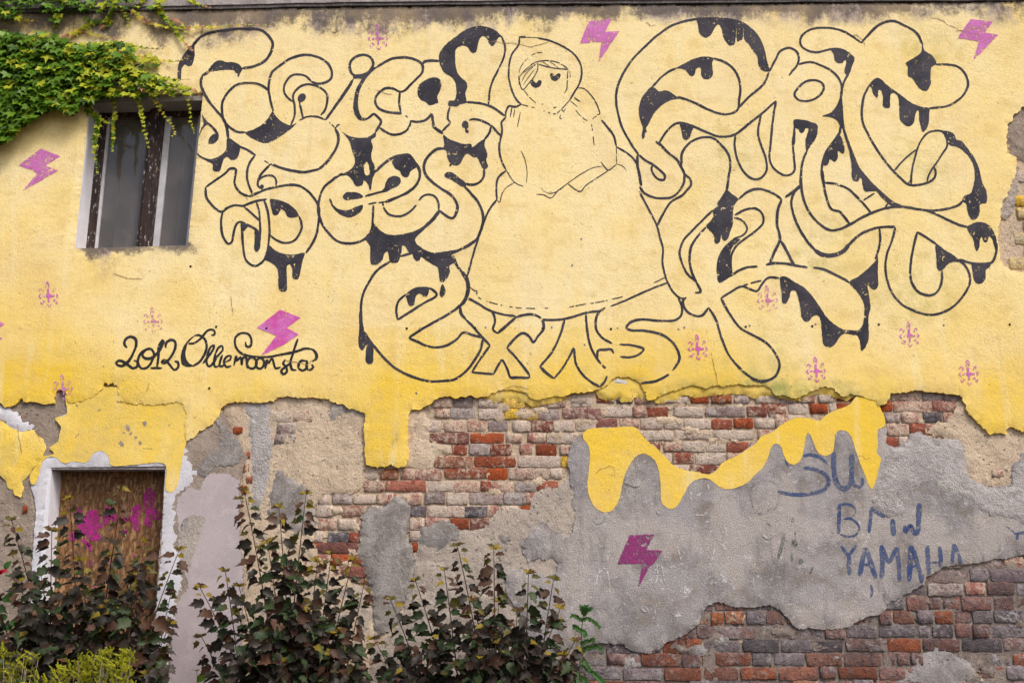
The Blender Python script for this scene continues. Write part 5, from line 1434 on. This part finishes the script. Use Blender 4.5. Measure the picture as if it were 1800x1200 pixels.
def leaf_mesh(outline, curl, fold, seed):
    """leaf in the x/z plane, stalk at 0, tip to -z, face to -y"""
    r = random.Random(seed)
    sp = [(0, .0), (0, -.35), (0, -.68)]
    def y(x, z): return fold * abs(x) * -0.55 + curl * (z * z) * .45 + r.uniform(-.03, .03)
    v = [(x + r.uniform(-.03, .03), y(x, z), z + r.uniform(-.03, .03)) for x, z in outline]
    n = len(v)
    v += [(x, y(x, z) + .02, z) for x, z in sp]
    f = []
    for i in range(n):
        j = (i + 1) % n
        zz = (outline[i][1] + outline[j][1]) / 2
        k = n + (0 if zz > -.17 else 1 if zz > -.52 else 2)
        f.append((i, j, k))
    for i, j in ((n, n + 1), (n + 1, n + 2)):
        pass
    # join fans between neighbouring spine points
    ks = [n + (0 if (outline[i][1] + outline[(i + 1) % n][1]) / 2 > -.17 else 1 if (outline[i][1] + outline[(i + 1) % n][1]) / 2 > -.52 else 2) for i in range(n)]
    for i in range(n):
        a, b = ks[i - 1], ks[i]
        if a != b: f.append((i, b, a))
    m = bpy.data.meshes.new('leaf'); m.from_pydata(v, [], f)
    bm = bmesh.new(); bm.from_mesh(m); bm.normal_update()
    fl = [q for q in bm.faces if q.normal.y > 0]
    if fl: bmesh.ops.reverse_faces(bm, faces=fl)
    bm.to_mesh(m); bm.free()
    m.polygons.foreach_set('use_smooth', [True] * len(m.polygons))
    return m
LM = {'ivy': [leaf_mesh(LEAF_IVY, .35, .35, 1), leaf_mesh(LEAF_IVY, .7, .15, 2), leaf_mesh(LEAF_IVY, .1, .5, 3), leaf_mesh(LEAF_IVY, -.2, .3, 4)],
      'nine': [leaf_mesh(LEAF_NINE, .6, .5, 5), leaf_mesh(LEAF_NINE, .3, .7, 6), leaf_mesh(LEAF_NINE, .9, .3, 7), leaf_mesh(LEAF_NINE, -.1, .6, 8), leaf_mesh(LEAF_NINE, 1.3, .8, 21), leaf_mesh(LEAF_NINE, .5, 1.1, 22), leaf_mesh(LEAF_NINE, -.5, .9, 23)],
      'oval': [leaf_mesh(LEAF_OVAL, .5, .5, 9), leaf_mesh(LEAF_OVAL, .1, .4, 10)]}
LMAT = {
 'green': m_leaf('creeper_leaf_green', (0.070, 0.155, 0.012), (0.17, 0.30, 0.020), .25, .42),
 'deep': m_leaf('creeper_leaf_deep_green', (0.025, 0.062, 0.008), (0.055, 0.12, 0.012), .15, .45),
 'lime': m_leaf('creeper_leaf_yellow_green', (0.34, 0.40, 0.022), (0.54, 0.52, 0.035), .32, .48),
 'gold': m_leaf('creeper_leaf_gold', (0.62, 0.48, 0.04), (0.55, 0.42, 0.05), .3, .5),
 'rust': m_leaf('creeper_leaf_rust', (0.36, 0.16, 0.08), (0.42, 0.24, 0.12), .25, .5),
 'nd': m_leaf('shrub_leaf_dark', (0.014, 0.015, 0.009), (0.040, 0.028, 0.022), .07, .5),
 'ng': m_leaf('shrub_leaf_dark_green', (0.018, 0.036, 0.012), (0.042, 0.060, 0.022), .10, .5),
 'nb': m_leaf('shrub_leaf_bronze', (0.050, 0.026, 0.018), (0.10, 0.048, 0.026), .12, .55),
 'ny': m_leaf('shrub_leaf_gold_tip', (0.26, 0.18, 0.012), (0.16, 0.12, 0.012), .25, .5),
 'no': m_leaf('shrub_leaf_olive_tip', (0.06, 0.062, 0.012), (0.11, 0.08, 0.016), .18, .5),
 'fresh': m_leaf('weed_leaf_green', (0.035, 0.10, 0.022), (0.06, 0.15, 0.035), .2, .5),
 'fresh2': m_leaf('seedling_leaf_bright', (0.10, 0.22, 0.02), (0.16, 0.28, 0.03), .25, .5),
 'jun': m_leaf('juniper_needle_bright', (0.44, 0.46, 0.03), (0.62, 0.58, 0.05), .25, .6, scale=9),
 'jund': m_leaf('juniper_needle_dull', (0.16, 0.20, 0.02), (0.28, 0.29, 0.03), .18, .6, scale=9),
 'rose': m_leaf('rose_petal_red', (0.32, 0.006, 0.015), (0.42, 0.012, 0.03), .2, .5),
}
M['stem'] = m_simple('reddish_stem', (0.075, 0.032, 0.024), 0.7, .3, 30, 0)
M['vine_stem'] = m_simple('red_brown_vine_stem', (0.17, 0.075, 0.045), 0.7, .3, 30, 0)
M['green_stem'] = m_simple('green_stem', (0.10, 0.15, 0.04), 0.7, .3, 30, 0)
M['twig'] = m_simple('grey_twig', (0.22, 0.17, 0.12), 0.8, .3, 30, 0)

def tube(V, F, pts, r0, r1, n=5):
    pts = [Vector(p) for p in pts]
    b0 = len(V); k = len(pts)
    for i, p in enumerate(pts):
        t = (pts[min(i + 1, k - 1)] - pts[max(i - 1, 0)]).normalized()
        a = t.cross(Vector((0.3, 1, 0.2))).normalized(); c = t.cross(a)
        r = r0 + (r1 - r0) * i / max(k - 1, 1)
        for q in range(n):
            an = 6.2832 * q / n
            V.append(p + a * (r * math.cos(an)) + c * (r * math.sin(an)))
    for i in range(k - 1):
        for q in range(n):
            F.append((b0 + i * n + q, b0 + i * n + (q + 1) % n, b0 + (i + 1) * n + (q + 1) % n, b0 + (i + 1) * n + q))
    V.append(pts[-1]); e = len(V) - 1
    for q in range(n): F.append((b0 + (k - 1) * n + q, b0 + (k - 1) * n + (q + 1) % n, e))

LEAFCACHE = {}
class Plant:
    def __init__(self, name, base, label, cat, group=None):
        self.root = tag(empty(name, base), label, cat, group)
        self.base = Vector(base); self.leaves = []; self.sv, self.sf = [], []
    def leaf(self, pos, tipdir, normal, size, kind, mat, wide=1.0):
        """tipdir: where the tip points; normal: which way the face looks"""
        z = -Vector(tipdir).normalized(); y = -Vector(normal)
        x = y.cross(z)
        if x.length < 1e-4: x = Vector((1, 0, 0)).cross(z)
        x.normalize(); y = z.cross(x)
        m = Matrix(((x.x * size * wide, y.x * size, z.x * size, pos[0]), (x.y * size * wide, y.y * size, z.y * size, pos[1]), (x.z * size * wide, y.z * size, z.z * size, pos[2]), (0, 0, 0, 1)))
        self.leaves.append((size, m, kind, random.randrange(len(LM[kind])), mat))
    def stem(self, pts, r0, r1): tube(self.sv, self.sf, pts, r0, r1)
    def build(self, stem_mat, limit=300, key=None):
        off = Matrix.Translation(-self.base)
        if self.sv:
            m = mesh_from('stems', [v - self.base for v in self.sv], self.sf, True)
            link('stems', m, stem_mat, self.root)
        L = sorted(self.leaves, key=key or (lambda q: -q[0]))
        for size, mt, kind, v, mat in L[:limit]:
            ck = (kind, v, mat)
            if ck not in LEAFCACHE:
                me = LM[kind][v].copy(); me.materials.append(LMAT[mat]); LEAFCACHE[ck] = me
            o = bpy.data.objects.new('leaf', LEAFCACHE[ck]); COL.objects.link(o)
            o.parent = self.root; o.matrix_local = off @ mt
        R = L[limit:]
        if R:
            V, F, FM, mats = [], [], [], []
            for size, mt, kind, v, mat in R:
                b = len(V); src = LM[kind][v]
                if mat not in mats: mats.append(mat)
                mm = off @ mt
                V += [mm @ q.co for q in src.vertices]
                for p in src.polygons: F.append(tuple(b + i for i in p.vertices)); FM.append(mats.index(mat))
            o = link('foliage', mesh_from('foliage', V, F, True, [LMAT[q] for q in mats], FM), None, self.root)
            o['kind'] = 'stuff'
        print(self.root.name, 'leaves', len(L))

# ---- Virginia creeper over the window
cp = Plant('creeper_vine', W(-60, 150, 0.05), 'green and yellow creeper hanging over the window top', 'vine')
R_ = random.Random(5)
def Z4(s): return [(a / 4.445, b / 4.445) for a, b in parse(s)]
MASS = Z4('-900,150 -300,200 0,242 170,265 330,252 450,290 560,330 640,358 760,338 900,325 1000,340 1080,380 1000,430 1120,450 1260,500 1180,540 1260,590 1400,650 1500,690 1560,735 1380,742 1150,752 1000,752 900,745 760,765 700,800 640,815 560,885 480,850 420,835 330,885 280,930 230,960 150,1000 95,1060 85,1110 30,1130 -60,1130 -300,1150 -900,1000')
TOPB = Z4('-900,-200 0,-200 1200,-120 1300,30 1330,75 1240,78 1150,75 1080,90 1000,70 900,78 800,90 700,82 620,75 560,80 480,90 470,180 450,240 425,240 405,150 380,95 300,50 200,60 160,95 165,140 100,155 0,140 -300,100 -900,100')
def mass(poly, spacing, deep, shade):
    a = np.array(poly); lo, hi = a.min(0), a.max(0)
    lo = np.maximum(lo, (-330, -60))
    y = lo[1]
    while y < hi[1]:
        x = lo[0] + R_.uniform(0, spacing)
        while x < hi[0]:
            px, py = x + R_.uniform(-.5, .5) * spacing, y + R_.uniform(-.5, .5) * spacing
            if inside([px], [py], poly)[0]:
                t = (px - 95 + R_.uniform(-70, 70)) / 190.0
                if t > .5 and R_.random() < .42:
                    x += spacing; continue
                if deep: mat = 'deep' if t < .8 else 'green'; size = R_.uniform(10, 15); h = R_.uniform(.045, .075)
                else:
                    mat = ('green' if R_.random() < .88 else 'lime') if t < .35 else ('lime' if t > .75 or R_.random() < .55 else 'green')
                    q = R_.random()
                    if q < .03 and t > .3: mat = 'gold'
                    elif q < .035 and t > .4: mat = 'rust'
                    elif q > .94 and t < .6: mat = 'deep'
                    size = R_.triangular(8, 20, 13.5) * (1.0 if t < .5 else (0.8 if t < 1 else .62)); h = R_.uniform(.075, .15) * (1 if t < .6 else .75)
                size *= shade
                w = W(px, py, h)
                ang = R_.gauss(0, .6)
                tip = Vector((math.sin(ang), -R_.uniform(.25, .8), -math.cos(ang)))
                nrm = Vector((R_.gauss(0, .3), -1, R_.uniform(.4, 1.2)))
                cp.leaf(w, tip, nrm, size * MPP, 'ivy', mat, R_.uniform(.95, 1.25))
            x += spacing
        y += spacing * .8
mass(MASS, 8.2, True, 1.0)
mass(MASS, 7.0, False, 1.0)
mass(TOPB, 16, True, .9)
mass(TOPB, 9.0, False, .85)
def tendril(s, size0, size1, every, mats, h=.045, drop=False, thick=.0022):
    P = catmull(Z4(s), False, every)
    pts = [W(p[0], p[1], h + .012 * nz(i * .3, 4)) for i, p in enumerate(P)]
    cp.stem(pts, thick, thick * .4)
    n = len(P)
    for i, p in enumerate(P):
        t = i / max(n - 1, 1)
        sz = (size0 + (size1 - size0) * t) * R_.uniform(.75, 1.2)
        if sz < 2.2: continue
        side = 1 if i % 2 else -1
        mat = R_.choice(mats if t < .8 else [mats[-1], 'rust'] if not drop else mats)
        a = side * R_.uniform(.2, 1.1)
        cp.leaf(pts[i] + Vector((0, -.006, 0)), (math.sin(a), -R_.uniform(.1, .5), -math.cos(a)), (R_.gauss(0, .4), -1, R_.uniform(0, .8)), sz * MPP, 'ivy', mat, R_.uniform(.9, 1.2))
for a in (('640,355 760,345 900,335 1000,345 1100,370 1200,382 1270,386', 13, 3, 4.5, ['lime', 'lime', 'green']),
          ('900,400 1050,440 1150,450 1260,470 1320,480 1400,478 1500,430', 13, 2.5, 5, ['lime', 'lime', 'gold']),
          ('1000,560 1100,580 1200,610 1300,620 1400,625 1490,620', 12, 2.5, 5, ['lime', 'gold', 'lime']),
          ('1100,640 1250,660 1350,680 1480,690 1560,730', 13, 8, 6, ['lime', 'green', 'lime']),
          ('1180,430 1220,480 1230,530', 12, 8, 5, ['lime']),
          ('1240,70 1290,140 1350,200 1400,280 1450,340 1500,390', 12, 6, 3.6, ['lime', 'lime', 'green']),
          ('1350,150 1420,180 1470,270 1530,305', 9, 2.5, 5, ['lime', 'rust']),
          ('1050,90 1120,150 1210,190 1330,215 1500,215 1600,210 1700,215 1780,205 1900,195 2080,200', 11, 3.5, 5.5, ['lime', 'gold', 'rust', 'lime']),
          ('960,80 1000,150 1000,200', 9, 4, 5, ['lime']),
          ('900,70 860,120 850,190 800,210', 12, 8, 4, ['lime', 'green']),
          ('850,160 760,170 720,180 690,150', 13, 9, 4.2, ['lime', 'green']),
          ('700,190 640,230 560,270 500,290', 12, 9, 4, ['lime', 'lime', 'gold']),
          ('660,240 740,270 820,290 940,300', 10, 2.5, 5, ['lime', 'gold', 'rust']),
          ('430,90 450,150 440,220 430,260', 14, 6, 3.8, ['lime', 'green']),
          ('0,100 100,120 160,150 300,170', 12, 3, 5, ['lime', 'gold']),
          ('1480,0 1530,20 1590,45 1640,60', 10, 4, 4.5, ['lime']),
          ('0,235 60,240 120,240', 6, 3, 5, ['lime', 'rust'])):
    tendril(*a)
HW = 0.035
for a in (('690,800 700,860 740,900 770,950 760,1020 745,1080 745,1140 740,1190', 13, 8, 3.2, ['green', 'lime', 'green']),
          ('760,890 820,950 850,960', 9, 5, 5, ['lime']),
          ('745,1190 748,1240 755,1290 760,1330 762,1360', 6, 3, 4.2, ['lime', 'green']),
          ('870,750 890,800 900,860 900,930 885,960 890,1010 885,1080 880,1180', 9, 5, 3.6, ['lime', 'lime', 'green']),
          ('1060,760 1100,830 1110,890 1120,950 1130,1020 1150,1080 1165,1150', 10, 5.5, 8, ['lime']),
          ('1190,760 1230,800 1255,860 1295,915 1340,965 1360,1010 1370,1050 1310,1075', 11, 3, 8, ['lime', 'gold']),
          ('1460,740 1480,820 1490,880 1490,950 1510,1000 1520,1040', 8, 3.5, 8, ['lime'])):
    tendril(*a, h=HW, drop=True, thick=.0016)
cp.build(M['vine_stem'], 300)

# ---- dark-leaved shrubs
def shrub(basepx, depth, tips, label, filler, seed):
    r = random.Random(seed)
    X, Z = W2(basepx, 1430, depth)
    base = Vector((float(X), -depth, 0.0))
    sp = Plant('dark_shrub', base, label, 'shrub', 'dark-leaved shrubs along the wall')
    for tx, ty, ln in tips:
        d = depth + r.uniform(-.16, .18)
        tip = W(tx, ty, d)
        foot = base + Vector((r.uniform(-.12, .12) + (tip.x - base.x) * .22, r.uniform(-.08, .08), 0.0))
        ctl = foot.lerp(tip, .55) + Vector(((foot.x - tip.x) * .14, r.uniform(-.05, .05), .06))
        n = 26
        P = [foot.lerp(ctl, i / n).lerp(ctl.lerp(tip, i / n), i / n) for i in range(n + 1)]
        sp.stem(P, .007, .0022)
        total = sum((P[i + 1] - P[i]).length for i in range(n))
        nl = int(total / .029)
        start = .18
        for q in range(nl):
            t = start + (1 - start) * (q + r.random() * .5) / nl
            if t > .985: t = .985
            i = min(int(t * n), n - 1); p = P[i].lerp(P[i + 1], t * n - i)
            side = (1 if q % 2 else -1)
            az = side * r.uniform(.35, 1.5)
            out = Vector((math.sin(az), -math.cos(az) * r.uniform(.2, 1.0), r.uniform(-.95, .15)))
            size = (28 if t < .6 else 28 - (t - .6) / .4 * 8) * r.triangular(.45, 1.3, .95)
            if t > .95: mat = r.choice(['ny', 'no', 'no', 'nb', 'nb'])
            elif t > .82: mat = r.choice(['no', 'nb', 'ng', 'nd', 'nd', 'nd'])
            else: mat = r.choice(['nd', 'nd', 'nd', 'ng', 'ng', 'nb'])
            if mat in ('ny', 'no'): size *= .72
            ps = p + out * .022
            nrm = Vector((r.gauss(0, .7), -.6, r.uniform(-.1, 1.2))) - out * .15
            sp.leaf(ps, out, nrm, size * MPP, 'nine', mat, r.uniform(.70, 1.0))
        for q in range(5):
            az = q * 1.2566 + r.uniform(-.4, .4)
            out = Vector((math.sin(az), math.cos(az) * .6 - .25, r.uniform(-.05, .75)))
            sp.leaf(tip + out * .004, out, Vector((0, -.8, .7)) - out * .25, r.uniform(9, 14) * MPP, 'nine', r.choice(['ny', 'ny', 'no', 'nb']), .8)
    px0, px1, py0, py1, cnt = filler
    for q in range(cnt):
        u = r.random(); px = px0 + (px1 - px0) * u
        topy = py0 + 25 + (py1 - py0) * .75 * abs(2 * u - 1) ** 2
        py = topy + (1330 - topy) * r.random() ** 1.15
        d = depth + r.uniform(-.22, .26)
        az = r.uniform(-1.6, 1.6)
        out = Vector((math.sin(az), -math.cos(az), r.uniform(-.8, .05)))
        sp.leaf(W(px, py, d), out, Vector((r.gauss(0, .7), -.7, r.uniform(-.1, 1.1))), r.triangular(10, 30, 18) * MPP, 'nine', r.choice(['nd', 'nd', 'nd', 'nd', 'nd', 'ng', 'ng', 'nb']), r.uniform(.70, 1.0))
        if r.random() < .05:
            sp.leaf(W(px, py, d + .03), out, Vector((0, -.8, .8)), r.uniform(12, 17) * MPP, 'nine', r.choice(['ny', 'no']), .9)
    sp.build(M['stem'], 300, key=lambda q: (q[1].translation.y - (0.9 if q[1].translation.z > .55 else 0)))
shrub(150, .62, [(20, 914, 1), (122, 877, 1), (214, 860, 1), (91, 932, 1), (315, 966, 1), (300, 1045, 1), (299, 1094, 1), (255, 953, 1), (263, 977, 1), (196, 977, 1), (196, 1080, 1), (160, 1044, 1), (33, 1022, 1), (72, 1010, 1), (142, 985, 1), (232, 1010, 1), (-30, 990, 1), (60, 1090, 1), (240, 1060, 1)],
      'dark-leaved shrub growing in front of the boarded door', (-30, 300, 1010, 1200, 700), 1)
shrub(520, .55, [(429, 863, 1), (490, 891, 1), (538, 868, 1), (470, 953, 1), (396, 1004, 1), (351, 1031, 1), (354, 1118, 1), (558, 987, 1), (583, 973, 1), (620, 985, 1), (640, 1027, 1), (462, 1105, 1), (544, 1064, 1), (598, 1075, 1), (420, 1030, 1), (505, 1000, 1), (520, 1150, 1), (440, 1160, 1), (580, 1150, 1), (600, 1110, 1)],
      'tall dark-leaved shrub between the door and the brick patch', (400, 650, 1040, 1200, 700), 2)
shrub(870, .55, [(730, 1020, 1), (686, 1053, 1), (657, 1122, 1), (804, 959, 1), (781, 1002, 1), (868, 964, 1), (929, 1007, 1), (973, 1018, 1), (985, 1069, 1), (1011, 1126, 1), (878, 1056, 1), (909, 1074, 1), (832, 1056, 1), (876, 1130, 1), (830, 1140, 1), (940, 1140, 1), (905, 1150, 1), (760, 1130, 1), (990, 1150, 1)],
      'low dark-leaved shrub in the middle beside the thistle weed', (680, 1020, 1065, 1190, 700), 3)

# ---- bright juniper shrubs at the lower left
def juniper(poly, depth, label, cols, seed, n, basepx):
    r = random.Random(seed)
    X, Z = W2(basepx, 1430, depth)
    base = Vector((float(X), -depth, 0.0))
    root = tag(empty('juniper_shrub', base), label, 'shrub')
    V, F, FM, SV, SF = [], [], [], [], []
    a = np.array(poly); lo, hi = a.min(0), a.max(0)
    def needle(p, d, L, w, mi):
        d = d.normalized(); s = d.cross(Vector((r.uniform(-1, 1), r.uniform(-1, 1), r.uniform(-1, 1)))).normalized() * w; u = d.cross(s).normalized() * w
        b = len(V); V.extend([p + s, p - s * .5 + u * .9, p - s * .5 - u * .9, p + d * L])
        F.extend([(b, b + 1, b + 3), (b + 1, b + 2, b + 3), (b + 2, b, b + 3)]); FM.extend([mi] * 3)
    cnt = 0
    while cnt < n:
        px, py = r.uniform(lo[0], hi[0]), r.uniform(lo[1], hi[1])
        if not inside([px], [py], poly)[0]: continue
        cnt += 1
        p = W(px, py, depth + r.uniform(-.10, .14))
        ax = Vector((r.gauss(0, .6), -r.uniform(.2, 1), r.uniform(.2, 1.0))).normalized()
        mi = 0 if r.random() < .72 else 1
        for q in range(8):
            c = p + ax * (.0075 * q)
            for e in range(4):
                sd_ = ax.cross(Vector((r.uniform(-1, 1), r.uniform(-1, 1), r.uniform(-1, 1))))
                if sd_.length < 1e-3: continue
                dd = (ax * .8 + sd_.normalized() * .8)
                L = .0135 * (1 - q / 14)
                needle(c, dd, L, .0019, mi)
                needle(c + dd.normalized() * L * .5, dd + ax * .7, L * .55, .0014, mi)
        needle(p, ax, .055, .0024, mi)
        if cnt % 9 == 0: tube(SV, SF, [base + Vector((0, 0, .05)), base.lerp(p, .6) + Vector((0, 0, .05)), p], .006, .002, 4)
    o = link('foliage', mesh_from('foliage', [v - base for v in V], F, False, [LMAT[c] for c in cols], FM), None, root); o['kind'] = 'stuff'
    link('stems', mesh_from('stems', [v - base for v in SV], SF, True), M['twig'], root)
juniper(parse('70,1205 100,1178 125,1165 140,1156 165,1150 190,1143 215,1145 235,1148 238,1165 230,1180 236,1200 240,1260 240,1330 40,1330'), .95, 'bright yellow-green juniper cut by the bottom edge', ['jun', 'jund'], 3, 1300, 140)
juniper(parse('-60,1130 0,1140 15,1143 30,1152 45,1150 62,1143 72,1142 68,1158 55,1172 75,1190 70,1240 60,1330 -60,1330'), .95, 'dull green juniper at the lower left corner', ['jund', 'jun'], 4, 600, 10)

# ---- thistle-like weed at the foot of the grey plaster
X, Z = W2(1014, 1430, .30); wb = Vector((float(X), -.30, 0))
wd = Plant('thistle_weed', wb, 'slender green thistle weed right of the low dark shrub', 'weed')
def zt_(a, b): return (990 + a / 8.0, 1050 + b / 8.0)
P = [W(*zt_(a, b), .30) for a, b in ((300, 140), (280, 260), (265, 400), (258, 560), (250, 740), (235, 960), (225, 1250), (215, 2000))]
wd.stem(list(reversed(P)), .005, .0025)
for s, sz in (('285,250 330,200 370,165 400,150', 7), ('285,240 265,180 260,130', 8), ('290,230 310,170 320,125', 8), ('265,330 215,290 170,265 120,255', 7), ('280,310 340,295 400,320 450,350 510,415', 7), ('265,480 220,450 190,425 155,415', 9), ('265,470 300,480 315,530', 9),
              ('255,650 300,620 370,610 430,580', 8), ('260,740 330,710 400,700 470,690 530,720', 9), ('245,850 290,880 340,960 380,1020', 8), ('240,960 330,1010 420,1060 500,1130 580,1220', 9), ('235,1000 180,1080 120,1120', 7), ('230,1100 300,1150 340,1230', 8), ('230,1150 170,1230 110,1300', 8)):
    Q = catmull([zt_(*q) for q in parse(s)], False, 1.7)
    pts = [W(q[0], q[1], .31 + .003 * i) for i, q in enumerate(Q)]
    wd.stem(pts, .0022, .0008)
    for i in range(len(pts)):
        for side in (-1, 1):
            a = Vector((pts[min(i + 1, len(pts) - 1)] - pts[max(i - 1, 0)])).normalized()
            nn = Vector((-a.z, 0, a.x)) * side
            wd.leaf(pts[i], (a * .7 + nn + Vector((0, -.25, random.uniform(-.2, .3)))), (random.gauss(0, .3), -1, .5), sz * .62 * MPP * random.uniform(.7, 1.2), 'oval', 'fresh', 1.2)
wd.build(M['green_stem'], 300)

# ---- rose at the left edge, seedlings at the bottom edge
X, Z = W2(-12, 1430, .5); rb = Vector((float(X), -.5, 0))
rs = Plant('rose_bush', rb, 'red rose flower peeping in at the left edge', 'rose')
top = W(-3, 1008, .55)
rs.stem([rb, rb.lerp(top, .5) + Vector((-.05, 0, 0)), top], .006, .003)
for k in range(10): rs.leaf(W(random.uniform(-40, 30), random.uniform(1040, 1130), .5), (random.uniform(-1, 1), -.5, random.uniform(-.6, .3)), (0, -1, .6), random.uniform(18, 26) * MPP, 'oval', 'fresh', 1.3)
rs.leaf(W(8, 1000, .52), (.5, -.3, .6), (0, -1, .5), 17 * MPP, 'oval', 'fresh', 1.2)
for rg, (cnt, rad, tilt) in enumerate(((6, .036, .9), (6, .028, .6), (5, .020, .35), (3, .012, .15))):
    for k in range(cnt):
        a = 6.283 * (k + .5 * rg) / cnt
        d = Vector((math.cos(a), -math.sin(a) * .9 - .2, .55 + .5 * (1 - tilt)))
        rs.leaf(top + Vector((math.cos(a), -math.sin(a), 0)) * rad * .25, d, Vector((-math.cos(a) * .6, -.6, .8)), rad * 1.3, 'oval', 'rose', 2.2)
rs.build(M['green_stem'], 300)
for px, py, n, szz, lb in ((346, 1178, 5, 26, 'small green seedling at the foot of the lilac plaster'), (678, 1165, 6, 24, 'small green seedling between the two dark shrubs on the right')):
    X, Z = W2(px, 1430, .4); bb = Vector((float(X), -.4, 0))
    sd2 = Plant('seedling', bb, lb, 'seedling')
    top = W(px, py, .4)
    sd2.stem([bb, bb.lerp(top, .5) + Vector((.02, 0, 0)), top], .004, .002)
    for k in range(n + 6):
        t = 1 - .06 * k
        a = k * 2.4
        sd2.leaf(bb.lerp(top, t), (math.sin(a), -abs(math.cos(a)) * .6, random.uniform(-.2, .8)), (0, -1, .6), szz * MPP * random.uniform(.7, 1.1), 'nine' if px > 500 else 'oval', 'fresh2' if px < 500 else 'fresh', 1.0)
    sd2.build(M['green_stem'], 300)
